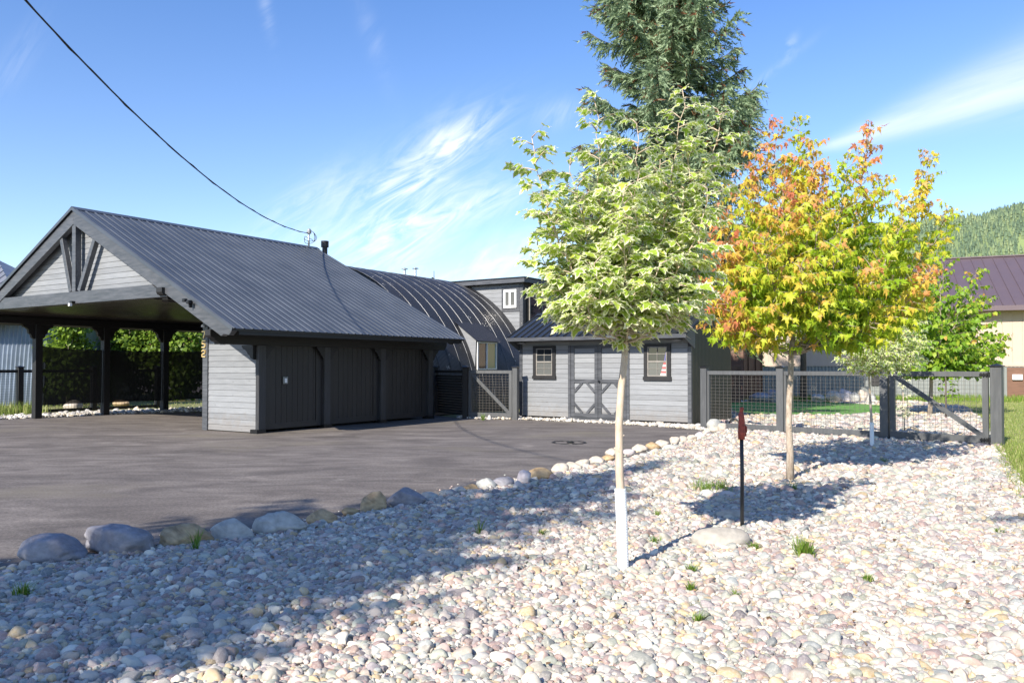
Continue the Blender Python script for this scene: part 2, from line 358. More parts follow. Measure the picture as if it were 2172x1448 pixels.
M['rock_tan'] = rockmat('tan_rock', (.13, .085, .045), (.40, .28, .15), (.55, .43, .27))
M['rock_grey'] = rockmat('pale_grey_rock', (.24, .245, .23), (.36, .36, .335), (.48, .475, .44))
M['rock_cream'] = rockmat('cream_rock', (.32, .27, .20), (.46, .40, .33), (.56, .52, .46))
M['rock_pink'] = rockmat('pinkish_grey_rock', (.34, .29, .30), (.48, .43, .43), (.62, .58, .56))
M['slab'] = rockmat('flat_concrete_coloured_rock', (.30, .27, .23), (.36, .33, .285), (.41, .38, .33))
def grassmat(name, c1, c2, sc_=1.5):
    m, nt, p, _ = newmat(name); n = noise(nt, sc_, 6); f = noise(nt, 60, 4, (1, 1, 1))
    cc = ramp(nt, n, [(.3, c1), (.7, c2)]); cc = mixc(nt, .5, cc, ramp(nt, f, [(.3, (.2, .2, .2)), (.7, (.8, .8, .8))]), 'OVERLAY')
    nt.links.new(cc, p.inputs['Base Color']); p.inputs['Roughness'].default_value = .9; bump(nt, p, f, .8, .03); return m
M['lawn'] = grassmat('lawn', (.20, .26, .05), (.36, .36, .13))
M['turf'] = grassmat('artificial_turf', (.09, .24, .03), (.14, .32, .06))
M['field'] = grassmat('field', (.13, .15, .06), (.26, .24, .11), .6)
def leafmat(name, stops, trans=.45, edge=None, rough=.45):
    m, nt, p, out = newmat(name); L = nt.links.new
    r = attr(nt); cc = ramp(nt, r, stops)
    n = noise(nt, 12, 3); cc = mixc(nt, .25, cc, ramp(nt, n, [(.3, (.25, .25, .25)), (.7, (.75, .75, .75))]), 'OVERLAY')
    if edge:
        va = attr(nt, 'va'); nn = noise(nt, 38, 3)
        k = MATH(nt, 'MULTIPLY', MATH(nt, 'SUBTRACT', MATH(nt, 'ADD', va, MATH(nt, 'MULTIPLY', MATH(nt, 'SUBTRACT', nn, .5), 1.3)), .14), 9, clamp=True)
        cc = mixc(nt, k, cc, edge)
    L(cc, p.inputs['Base Color']); p.inputs['Roughness'].default_value = rough; p.inputs['Specular IOR Level'].default_value = .3
    tr = N(nt, 'ShaderNodeBsdfTranslucent'); L(cc, tr.inputs[0]); mx = N(nt, 'ShaderNodeMixShader'); mx.inputs[0].default_value = trans
    L(p.outputs[0], mx.inputs[1]); L(tr.outputs[0], mx.inputs[2]); L(mx.outputs[0], out.inputs[0]); return m
M['leaf_var'] = leafmat('variegated_leaf', [(0, (.30, .46, .05)), (.8, (.48, .60, .09)), (.95, (.62, .66, .12)), (1, (.6, .3, .1))], .5, (.86, .86, .60))
M['leaf_red'] = leafmat('turning_leaf', [(0, (.16, .32, .02)), (.35, (.34, .50, .03)), (.58, (.56, .62, .05)), (.72, (.74, .56, .08)), (.86, (.72, .37, .13)), (1, (.68, .24, .13))], .5)
M['leaf_green'] = leafmat('green_leaf', [(0, (.12, .24, .02)), (.55, (.22, .38, .03)), (.85, (.42, .52, .06)), (1, (.65, .35, .1))], .48)
M['leaf_dark'] = leafmat('bush_leaf', [(0, (.07, .14, .02)), (1, (.23, .34, .04))], .42)
M['needle'] = leafmat('blue_green_needles', [(0, (.12, .19, .09)), (.75, (.33, .43, .26)), (.88, (.42, .52, .33)), (.89, (.16, .07, .03)), (1, (.22, .10, .05))], .38, rough=.6)
M['pineneedle'] = leafmat('dark_green_needles', [(0, (.02, .04, .02)), (1, (.06, .10, .04))], .12)
M['hilltree'] = leafmat('hill_conifer', [(0, (.06, .10, .07)), (.6, (.14, .20, .11)), (1, (.23, .28, .14))], .1, rough=.9)
M['litter'] = leafmat('dry_leaf_bits', [(0, (.10, .06, .03)), (.6, (.25, .15, .07)), (1, (.45, .33, .16))], .15)
M['weed'] = leafmat('weed_blade', [(0, (.10, .20, .02)), (.6, (.2, .32, .04)), (1, (.42, .38, .16))], .4)
M['drygrass'] = leafmat('grass_blade', [(0, (.16, .25, .04)), (.6, (.32, .38, .10)), (1, (.55, .46, .26))], .45)
def barkmat(name, c1, c2, sc_=(6, 6, 2)):
    m, nt, p, _ = newmat(name); n = noise(nt, 6, 7, sc_, rough=.65); n2 = noise(nt, 9, 3)
    cc = ramp(nt, n, [(.3, c1), (.65, c2)]); cc = mixc(nt, MATH(nt, 'MULTIPLY', MATH(nt, 'SUBTRACT', n2, .62), 9, clamp=True), cc, tuple(x * .45 for x in c1))
    nt.links.new(cc, p.inputs['Base Color']); p.inputs['Roughness'].default_value = .8; bump(nt, p, n, .5, .004); return m
M['bark_pale'] = barkmat('pale_maple_bark', (.40, .31, .225), (.56, .46, .36))
M['bark_grey'] = barkmat('grey_maple_bark', (.22, .16, .11), (.44, .38, .31))
M['bark_dark'] = barkmat('conifer_bark', (.07, .05, .04), (.14, .11, .09), (4, 4, 1))
M['rust'] = plain('rust_red_paint', (.28, .05, .03), .7, nscale=40, nvar=.4, bmp=.6)
M['rod'] = plain('black_rod', (.03, .032, .035), .45, .3)
M['pole'] = wood('weathered_pole', (.14, .11, .08), (.22, .18, .14), .8, (8, 8, 1))
M['hill'] = grassmat('hill_ground', (.12, .17, .08), (.2, .26, .1), .01)

# ================================================================ SETTING: ground, asphalt, gravel, lawn, hill
YAW = .5691; OX, OY = -5.6218, 18.0089
UX, UY, VX, VY = math.cos(YAW), -math.sin(YAW), math.sin(YAW), math.cos(YAW)
def W2(a, b, z=0): return Vector((OX + a * UX + b * VX, OY + a * UY + b * VY, z))
def sheet(name, pts, z, mat, sub=False):
    me = bpy.data.meshes.new(name); me.from_pydata([(p[0], p[1], z) for p in pts], [], [list(range(len(pts)))]); me.materials.append(mat)
    o = bpy.data.objects.new(name, me); col.objects.link(o); o['kind'] = 'structure'; return o
G = MB(); g = 60
xs = [-3000, -1200, -400, -150, -60, -30, 0, 30, 60, 150, 400, 1200, 3000]
G.add([(x, y, -.03) for y in xs for x in xs], [[j * 13 + i, j * 13 + i + 1, (j + 1) * 13 + i + 1, (j + 1) * 13 + i] for j in range(12) for i in range(12)])
tag(G.build('ground', M['field']), kind='structure')
EDGE = [(-16, 3.6), (-9, 4.4), (-6, 5.1), (-4.6, 5.6), (-3.70, 6.05), (-3.17, 6.55), (-2.72, 6.82), (-2.43, 7.08), (-2.08, 7.40), (-1.82, 7.88), (-1.39, 8.45), (-1.16, 8.8), (-.33, 10.15), (.41, 11.0), (1.0, 11.85), (1.77, 13.0), (2.64, 14.5), (3.35, 15.8), (4.08, 17.3), (4.75, 18.6)]
FARL = [(4.2, 19.3), (3.2, 20.6), (1.6, 21.9), (.2, 22.7), (-1.0, 23.0), (-1.6, 23.5)]
LEFTB = [W2(-6.5, 7.4), W2(-8.7, 5.0), W2(-9.6, 2.0), W2(-10.0, -.9), W2(-10.1, -6), W2(-10.4, -14)]
sheet('asphalt', EDGE + FARL + [(-2.6, 25.2)] + [(p.x, p.y) for p in LEFTB], 0.0, M['asphalt'])
# gravel beds (thin raised sheets)
GR_R = [(2.2, 2.0), (5.96 - .05, 9.44), (7.4, 12.15), (8.9, 14.85), (12.5, 21.5)]
bed_pts = [(-16, -3), (.9, -3)] + GR_R + [(12.5, 25), (8.0, 24.2), (7.4, 21.6), (5.0, 20.0), (4.9, 18.9)] + EDGE[::-1]
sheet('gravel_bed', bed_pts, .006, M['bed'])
yard_pts = [(5.0, 20.0), (7.4, 21.6), (8.0, 24.2), (12.5, 25), (12.5, 21.5), (16.5, 29.5), (16.8, 33.5), (10, 35.5), (7.4, 29), (5.2, 21)]
sheet('gravel_yard', yard_pts, .002, M['bed'])
white_pts = [(-1.6, 23.5), (-1.0, 23.0), (.2, 22.7), (1.6, 21.9), (3.2, 20.6), (4.2, 19.3), (4.75, 18.6), (5.15, 19.3), (4.7, 20.3), (.3, 23.7), (-1.4, 24.6)]
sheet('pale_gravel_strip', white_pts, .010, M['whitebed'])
lp = LEFTB[::-1]
strip_pts = [(p.x, p.y) for p in lp] + [tuple(W2(-6.4, 8.6))[:2], tuple(W2(-9.8, 6.6))[:2], tuple(W2(-10.9, 2.6))[:2], tuple(W2(-11.1, -1))[:2], tuple(W2(-11.2, -14))[:2]]
sheet('pale_gravel_border', strip_pts, .006, M['whitebed'])
lawn_pts = [(2.2, 2.0), (5.91, 9.44), (7.4, 12.15), (8.9, 14.85), (12.5, 21.5), (16.5, 29.5), (17.5, 37), (60, 37), (60, 2)]
sheet('lawn', lawn_pts, -.004, M['lawn'])
tp = [(7.0, 24.5), (7.2, 29.0), (8.2, 33.0), (10.5, 34.3), (13.0, 33.8), (14.3, 30.5), (13.4, 27.5), (11.8, 25.2), (9.5, 24.2)]
sheet('artificial_lawn', tp, .012, M['turf'])

def build_hill():
    nx, ny = 90, 34; V_ = []; F_ = []
    X0, X1, Y0, Y1 = 60, 2300, 900, 1900
    def h(x, y):
        crest = 190 + 140 * min(1, max(0, (x - 350) / 700)) ** .9 + 25 * math.sin(x * .006) + 14 * mnoise.noise(Vector((x * .01, y * .01, 3)))
        t = min(1, max(0, (y - Y0) / 520)); e = min(1, max(0, (x - X0) / 300))
        return -2 + crest * (t * t * (3 - 2 * t)) * e + 10 * mnoise.noise(Vector((x * .012, y * .02, 0))) * t
    for j in range(ny):
        for i in range(nx):
            x = X0 + (X1 - X0) * i / (nx - 1); y = Y0 + (Y1 - Y0) * j / (ny - 1); V_.append((x, y, h(x, y)))
    F_ = [[j * nx + i, j * nx + i + 1, (j + 1) * nx + i + 1, (j + 1) * nx + i] for j in range(ny - 1) for i in range(nx - 1)]
    o = fastmesh('hill', V_, F_, M['hill'], smooth=True); o['kind'] = 'structure'
    V_, F_, A_ = [], [], []
    r = np.random.default_rng(3); cnt = 0
    for _ in range(60000):
        y = 980 + 500 * r.random(); x = 250 + 1050 * r.random()
        if x / y < .40 or x / y > .82: continue
        if mnoise.noise(Vector((x * .02, y * .02, 5))) < -.42 and r.random() < .8: continue
        cnt += 1
        if cnt > 8500: break
        z = h(x, y) - 1; H = 7 + 10 * r.random(); w = H * (.16 + .08 * r.random()); a0 = r.random() * 6; c = r.random()
        o_ = len(V_)
        for lv, (zz, ww) in enumerate(((.0, 1.0), (.38, .72))):
            for k in range(5):
                a = a0 + k * 1.257 + lv; q = w * ww * (.75 + .5 * r.random()); V_.append((x + q * math.cos(a), y + q * math.sin(a), z + H * zz))
            V_.append((x, y, z + H * (.62 if lv == 0 else 1)))
            b_ = o_ + lv * 6
            for k in range(5): F_.append((b_ + k, b_ + (k + 1) % 5, b_ + 5)); A_.append(min(1, max(0, c * .8 + .2 * r.random())))
    o = fastmesh('hill_forest', V_, F_, M['hilltree'], fattr=A_)
    tag(o, 'dense conifer forest covering the far hillside behind the brown roofed building', 'forest', kind='stuff')
build_hill()

# ================================================================ helpers for buildings (local frame a, b, z)
def siding(mb, zb, zt, left, right, b, bh=.133, thick=.02, mat=0, gapmat=None, along='a', sgn=-1, fix=0.0):
    """lap boards from zb to zt; left/right are functions of z giving the wall's extent; face looks towards sgn"""
    z = zb
    while z < zt - .01:
        z1 = min(z + bh, zt); zi = z1 - .007
        l0, l1, r0, r1 = left(z), left(zi), right(z), right(zi)
        if r0 - l0 > .03:
            if r1 - l1 < 0.0: l1 = r1 = (l1 + r1) / 2
            def P(u, zz, d): return (u, b + d, zz) if along == 'a' else (b + d, u, zz)
            rn = random.random()
            t0, t1 = sgn * thick, sgn * (thick - .008)
            v = [P(l0, z, 0), P(r0, z, 0), P(r1, zi, 0), P(l1, zi, 0), P(l0, z, t0), P(r0, z, t0), P(r1, zi, t1), P(l1, zi, t1)]
            mb.add(v, [[0, 1, 2, 3], [4, 7, 6, 5], [0, 4, 5, 1], [1, 5, 6, 2], [2, 6, 7, 3], [3, 7, 4, 0]], mat, rn)
        z = z1
def ribbed(mb, p0, along, L_, up, nrm, pitch=.2286, rh=.02, rw=.055, tw=.02, minor=True, mat=0):
    p0, along, up, nrm = Vector(p0), Vector(along).normalized(), Vector(up), Vector(nrm).normalized()
    prof = []; s = 0
    while s < L_ - 1e-6:
        e = min(s + pitch, L_)
        prof += [(s, 0), (s + .001, rh * .05), (s + (rw - tw) / 2, rh), (s + (rw + tw) / 2, rh), (s + rw, 0)]
        if minor: prof += [(s + rw + .055, 0), (s + rw + .065, rh * .25), (s + rw + .08, rh * .25), (s + rw + .09, 0)]
        s = e
    prof = [(min(a, L_), h) for a, h in prof if a <= L_ + .001] + [(L_, 0)]
    vs = [p0 + along * a + nrm * h for a, h in prof] + [p0 + along * a + nrm * h + up for a, h in prof]
    n = len(prof); mb.add(vs, [[i, i + 1, n + i + 1, n + i] for i in range(n - 1)], mat, .5)
def corbel(mb, base, outdir, w, h, thickdir, t, mat=0):
    """ogee bracket: corner at base (under beam), reaches w along outdir and h down"""
    base, o, td = Vector(base), Vector(outdir), Vector(thickdir)
    prof = [(0, 0), (w, 0), (w, -.035), (w * .93, -.045), (w * .90, -.075), (w * .72, -.095), (w * .52, -.15), (w * .46, -h * .62), (w * .30, -h * .68), (w * .22, -h * .9), (.0, -h)]
    mb.prism([base + o * x + Vector((0, 0, z)) for x, z in prof], td * t, mat)

# ================================================================ CARPORT
RID_A, RID_Z, EA, EZ = -4.9, 5.29, 1.02, 2.245
LA = -10.02; LS = .505; LZ = RID_Z - LS * (RID_A - LA)
B0, B1 = -1.5, 6.36
SR = (RID_Z - EZ) / (EA - RID_A)
def zr(a): return RID_Z - (a - RID_A) * SR if a > RID_A else RID_Z - (RID_A - a) * LS
def build_carport():
    t = thing('carport', 'large open carport with charcoal steel gable roof and grey gable siding', 'carport', (OX, OY, 0), -YAW)
    ro = MB()
    nr = Vector((SR, 0, 1)).normalized(); nl = Vector((-LS, 0, 1)).normalized()
    ribbed(ro, (EA + .03, B0 - .03, EZ + .01), (0, 1, 0), B1 - B0 + .06, (RID_A - EA - .03, 0, RID_Z - EZ + .015), nr)
    ribbed(ro, (LA, B0 - .03, LZ + .01), (0, 1, 0), B1 - B0 + .06, (RID_A - LA, 0, RID_Z - LZ), nl)
    ro.build('roof_sheet', M['roof'], t)
    rc = MB(); rc.prism([(RID_A - .16, B0 - .05, RID_Z - .07 + .03), (RID_A, B0 - .05, RID_Z + .05), (RID_A + .16, B0 - .05, RID_Z - .07 + .03), (RID_A, B0 - .05, RID_Z + .03)], (0, B1 - B0 + .1, 0)); rc.build('ridge_cap', M['roof'], t)
    dk = MB()
    dk.prism([(EA - .02, B0 + .02, zr(EA - .02) - .005), (RID_A, B0 + .02, RID_Z - .005), (LA + .02, B0 + .02, zr(LA + .02) - .005), (LA + .02, B0 + .02, zr(LA + .02) - .04), (RID_A, B0 + .02, RID_Z - .045), (EA - .02, B0 + .02, zr(EA - .02) - .04)], (0, B1 - B0 - .04, 0))
    dk.build('roof_deck', M['darkwood'], t)
    # rake trim (bright edge flashing)
    rk = MB()
    for (a0, a1) in ((RID_A, EA), (RID_A, LA)):
        rk.beam((a0, B0 - .045, zr(a0) + .0), (a1, B0 - .045, zr(a1) + .0), .012, .07, up=(0, 0, 1))
    rk.build('rake_trim', M['roof'], t)
    # eave fascia and rafter tails
    fs = MB(); fs.beam((EA - .06, B0 + .16, EZ - .055), (EA - .06, B1 - .1, EZ - .055), .03, .1); fs.build('eave_fascia', M['black'], t)
    for k in range(9):
        b = -.9 + k * .85
        m = MB(); m.prism([(EA - .08, b, zr(EA - .08) - .05), (-.3, b, zr(-.3) - .05), (-.3, b, zr(-.3) - .19), (EA - .2, b, zr(EA - .2) - .19)], (0, .05, 0)); m.build('rafter_tail', M['black'], t)
    # barge rafters front and back
    for bb, th in ((B0 + .0, .13), (B1 - .15, .12)):
        m = MB(); d0, d1 = .045, .36
        m.prism([(EA - .05, bb, zr(EA - .05) - d0), (RID_A, bb, RID_Z - d0), (RID_A, bb, RID_Z - d1 - .02), (.62, bb, zr(.62) - d1 + .02), (.70, bb, zr(.70) - .26), (.86, bb, zr(.86) - .2)], (0, th, 0)); m.build('barge_rafter', M['timber'], t, bevel=.006)
        m = MB(); m.prism([(RID_A - .002, bb, RID_Z - d0), (LA + .05, bb, zr(LA + .05) - d0), (LA + .05, bb, zr(LA + .05) - d1 + .05), (RID_A - .002, bb, RID_Z - d1 - .02)], (0, th, 0)); m.build('barge_rafter', M['timber'], t, bevel=.006)
    # truss
    ty = B0 + .02
    m = MB(); m.prism([(-8.95, ty, 3.0), (-1.22, ty, 3.0), (-1.78, ty, 3.29), (-8.3, ty, 3.29)], (0, .14, 0)); m.build('tie_beam', M['timber'], t, bevel=.006)
    m = MB(); m.beam((-4.88, ty + .07, 3.29), (-4.9, ty + .07, 4.93), .15, .15, up=(0, 1, 0)); m.build('king_post', M['timber'], t, bevel=.006)
    m = MB(); m.beam((-5.06, ty + .07, 3.3), (-5.52, ty + .07, 4.68), .12, .12, up=(0, 1, 0)); m.build('brace', M['timber'], t, bevel=.005)
    m = MB(); m.beam((-4.70, ty + .07, 3.3), (-4.02, ty + .07, 4.56), .12, .12, up=(0, 1, 0)); m.build('brace', M['timber'], t, bevel=.005)
    # gable siding
    for bb, sg in ((B0 + .27, -1), (B1 - .25, 1)):
        m = MB(); inv_r = lambda z: RID_A + (RID_Z - .05 - z) / SR; inv_l = lambda z: RID_A - (RID_Z - .05 - z) / LS
        siding(m, 3.02, 5.2, inv_l, inv_r, bb, sgn=sg)
        m.prism([(inv_l(3.0), bb + .005 * -sg, 3.0), (inv_r(3.0), bb + .005 * -sg, 3.0), (RID_A, bb + .005 * -sg, 5.24)], (0, .02 * -sg, 0), 1)
        m.build('gable_siding', [M['siding'], M['sidinggap']], t)
    mkbox('soffit', M['soffit'], t, -9.3, -1.9, B0 + .162, B1 - .2, 2.985, 3.0)
    # headers
    m = MB(); e = -1.28
    m.prism([(-.2, e, 2.27), (-.2, 6.9, 2.27), (-.2, 6.9, 2.1), (-.2, 6.8, 1.97), (-.2, e + .24, 1.97), (-.2, e + .23, 2.01), (-.2, e + .14, 2.04), (-.2, e + .10, 2.10), (-.2, e + .02, 2.12), (-.2, e, 2.15)], (.18, 0, 0)); m.build('header_beam', M['black'], t, bevel=.005)
    m = MB(); m.prism([(-1.46, -1.58, 3.20), (-1.46, -1.0, 3.20), (-1.46, -1.0, 2.94), (-1.46, -1.42, 2.94), (-1.46, -1.46, 3.02), (-1.46, -1.55, 3.05), (-1.46, -1.58, 3.1)], (.2, 0, 0)); m.build('beam_end', M['black'], t, bevel=.005)
    m = MB(); e = -1.25
    m.prism([(-2.0, e, 3.26), (-2.0, 6.2, 3.26), (-2.0, 6.2, 2.95), (-2.0, e + .2, 2.95), (-2.0, e + .13, 3.03), (-2.0, e + .04, 3.08), (-2.0, e, 3.12)], (.18, 0, 0)); m.build('header_beam', M['black'], t, bevel=.005)
    m = MB(); m.box(-9.68, -9.50, -1.2, 6.2, 2.70, 2.90); m.build('header_beam', M['black'], t, bevel=.005)
    mkbox('header_beam', M['black'], t, -9.495, -2.005, 6.0, 6.16, 2.72, 2.98)
    # posts
    s = 2.03
    for k in range(4):
        b = k * s
        if k == 0: p = mkbox('post', M['post'], t, -.13, -.02, b, b + .2, 0, 1.968, bevel=.006)
        else: p = mkbox('post', M['post'], t, -.13, -.02, b - .03, b + .17, 0, 1.968, bevel=.006)
        mkbox('post_base', M['blackmetal'], p, -.23, 0.0, b - .06, b + .19, 0.0, .09)
        for sg in (-1, 1):
            if k == 0 and sg == -1: continue
            m = MB(); bb = b - .03 if sg < 0 else b + (.2 if k == 0 else .17)
            corbel(m, (-.098, bb, 1.967), (0, sg, 0), .25, .31, (1, 0, 0), .075); m.build('bracket', M['black'], p)
        if k == 0:
            m = MB(); corbel(m, (-.13, -.08, 1.967), (-1, 0, 0), .38, .32, (0, 1, 0), .105); m.build('bracket', M['black'], p)
        p = mkbox('post', M['black'], t, -9.70, -9.50, b, b + .2, 0, 2.698, bevel=.006)
        for sg in (-1, 1):
            m = MB(); corbel(m, (-9.66, b if sg < 0 else b + .2, 2.697), (0, sg, 0), .34, .42, (1, 0, 0), .1); m.build('bracket', M['black'], p)
    p = mkbox('post', M['timber'], t, -2.0, -1.82, 0, .18, 0, 2.948, bevel=.006)
    # house number on the post, lamp above it
    segs = {'7': [((0, 1), (1, 1)), ((1, 1), (.45, 0))], '5': [((1, 1), (.08, 1)), ((.08, 1), (.06, .55)), ((.06, .55), (.7, .58)), ((.7, .58), (1, .42)), ((1, .42), (1, .15)), ((1, .15), (.75, 0)), ((.75, 0), (0, 0.02))],
            '2': [((0, .85), (.2, 1)), ((.2, 1), (.8, 1)), ((.8, 1), (1, .85)), ((1, .85), (1, .62)), ((1, .62), (.8, .48)), ((.8, .48), (.2, .42)), ((.2, .42), (.04, .3)), ((.04, .3), (.04, 0)), ((.04, 0), (1, 0))]}
    for ch, zt in (('7', 2.32), ('5', 2.10), ('2', 1.88)):
        m = MB()
        for (x0, z0), (x1, z1) in segs[ch]:
            A = Vector((-2.0 + x0 * .115, -.012, zt - .155 + z0 * .15)); B = Vector((-2.0 + x1 * .115, -.012, zt - .155 + z1 * .15)); d = (B - A).normalized() * .011
            m.beam(A - d, B + d, .024, .024, up=(0, 1, 0))
        m.build('number_digit', M['brass'], p)
    m = MB(); m.lathe([(.035, 0), (.04, .02), (.03, .05), (.02, .06)], (-1.93, -.05, 2.42)); m.build('post_lamp', M['white'], p)
    # storage block: front wall, side walls, doors
    m = MB(); inv = lambda z: min(-.135, EA - .3 - (z - EZ + .08) / SR)
    siding(m, .02, 3.3, lambda z: -1.815, inv, .05)
    m.prism([(-1.815, .055, .03), (-.135, .055, .03), (-.135, .055, 2.5), (-1.815, .055, 3.3)], (0, .03, 0), 1)
    m.build('front_wall', [M['siding'], M['sidinggap']], t)
    m = MB(); z0 = .05
    for k in range(44):
        b = .19 + k * .135; m.box(-1.90, -1.88, b, b + .128, z0, 2.948, 0)
    m.box(-1.88, -1.86, .19, 6.1, z0, 2.948, 1); m.build('inner_wall', [M['darkwood'], M['darkgap']], t)
    mkbox('back_wall', M['darkwood'], t, -1.85, -.22, 6.0, 6.04, .05, 2.4)
    for k in range(3):
        b0 = k * s + (.2 if k == 0 else .17); b1 = (k + 1) * s - .03
        m = MB()
        m.box(-.16, -.11, b0, b0 + .20, .07, 1.97); m.box(-.16, -.11, b1 - .2, b1, .07, 1.97); m.box(-.159, -.111, b0 + .2, b1 - .2, .07, .20)
        x = b0 + .205; i = 0
        while x < b1 - .22:
            w = min(.165, b1 - .205 - x); m.box(-.155, -.122, x, x + w - .008, .2, 1.97, 0, random.random()); x += .165
        m.box(-.165, -.160, b0, b1, .07, 1.97, 1)
        d = m.build('storage_door', [M['darkwood'], M['darkgap']], t)
        if k == 0:
            q = MB(); q.box(-.11, -.085, .76, .91, 1.09, 1.26); q.build('control_box', M['greywains'], d, bevel=.01)
            q = MB(); q.box(-.0845, -.078, .80, .87, 1.12, 1.22); q.build('control_panel', M['white'], d, bevel=.004)
    # flood lamps
    m = MB()
    m.box(-.38, -.30, B0 - .10, B0 - .002, 2.80, 2.88); m.box(-.45, -.36, B0 - .16, B0 - .08, 2.84, 2.91); m.box(-.32, -.23, B0 - .16, B0 - .08, 2.80, 2.87); m.box(-.31, -.28, B0 - .1, B0 - .02, 2.72, 2.8)
    m.build('flood_light', M['blackmetal'], t, bevel=.01)
    m = MB(); m.box(-4.90, -4.80, B0 - .07, B0 + .015, 3.0, 3.06, 0); m.box(-4.87, -4.81, B0 - .12, B0 - .05, 2.93, 3.0, 1)
    m.build('flood_light', [M['blackmetal'], M['white']], t, bevel=.006)
    # shade screens between the far posts
    return t
carport = build_carport()

def meshscreen():
    m, nt, p, out = newmat('black_shade_mesh'); L = nt.links.new
    p.inputs['Base Color'].default_value = (.006, .006, .006, 1); p.inputs['Roughness'].default_value = .8
    tr = N(nt, 'ShaderNodeBsdfTransparent'); mx = N(nt, 'ShaderNodeMixShader'); mx.inputs[0].default_value = .945
    L(tr.outputs[0], mx.inputs[1]); L(p.outputs[0], mx.inputs[2]); L(mx.outputs[0], out.inputs[0]); return m
M['screen'] = meshscreen()
ords = ['leftmost', 'middle', 'rightmost']
for k in range(3):
    b0, b1 = .21 + k * 2.03, 2.02 + k * 2.03; top0, top1 = (2.06, 1.98) if k == 0 else ((1.98, 1.97) if k == 1 else (1.97, 2.03))
    vs, fs = [], []; n = 12
    for i in range(n + 1):
        u = i / n; b = b0 + (b1 - b0) * u; zt = top0 + (top1 - top0) * u - .03 * math.sin(math.pi * u); zb = .37 + .02 * math.sin(u * 3.14)
        for j in range(5): vs.append((-9.6 + .015 * math.sin(u * 5 + j), b, zb + (zt - zb) * j / 4))
    m = MB(); m.add(vs, [[i * 5 + j, (i + 1) * 5 + j, (i + 1) * 5 + j + 1, i * 5 + j + 1] for i in range(n) for j in range(4)])
    m.tube([(-9.6, b0, top0 + .01), (-9.6, (b0 + b1) / 2, (top0 + top1) / 2 - .025), (-9.6, b1, top1 + .01)], .012, 5)
    o = m.build('shade_screen', M['screen'])
    o.location = (OX, OY, 0); o.rotation_euler = (0, 0, -YAW)
    tag(o, f'black mesh shade screen strung between carport posts, {ords[k]} of three', 'screen', 'mesh screens along the open carport side')

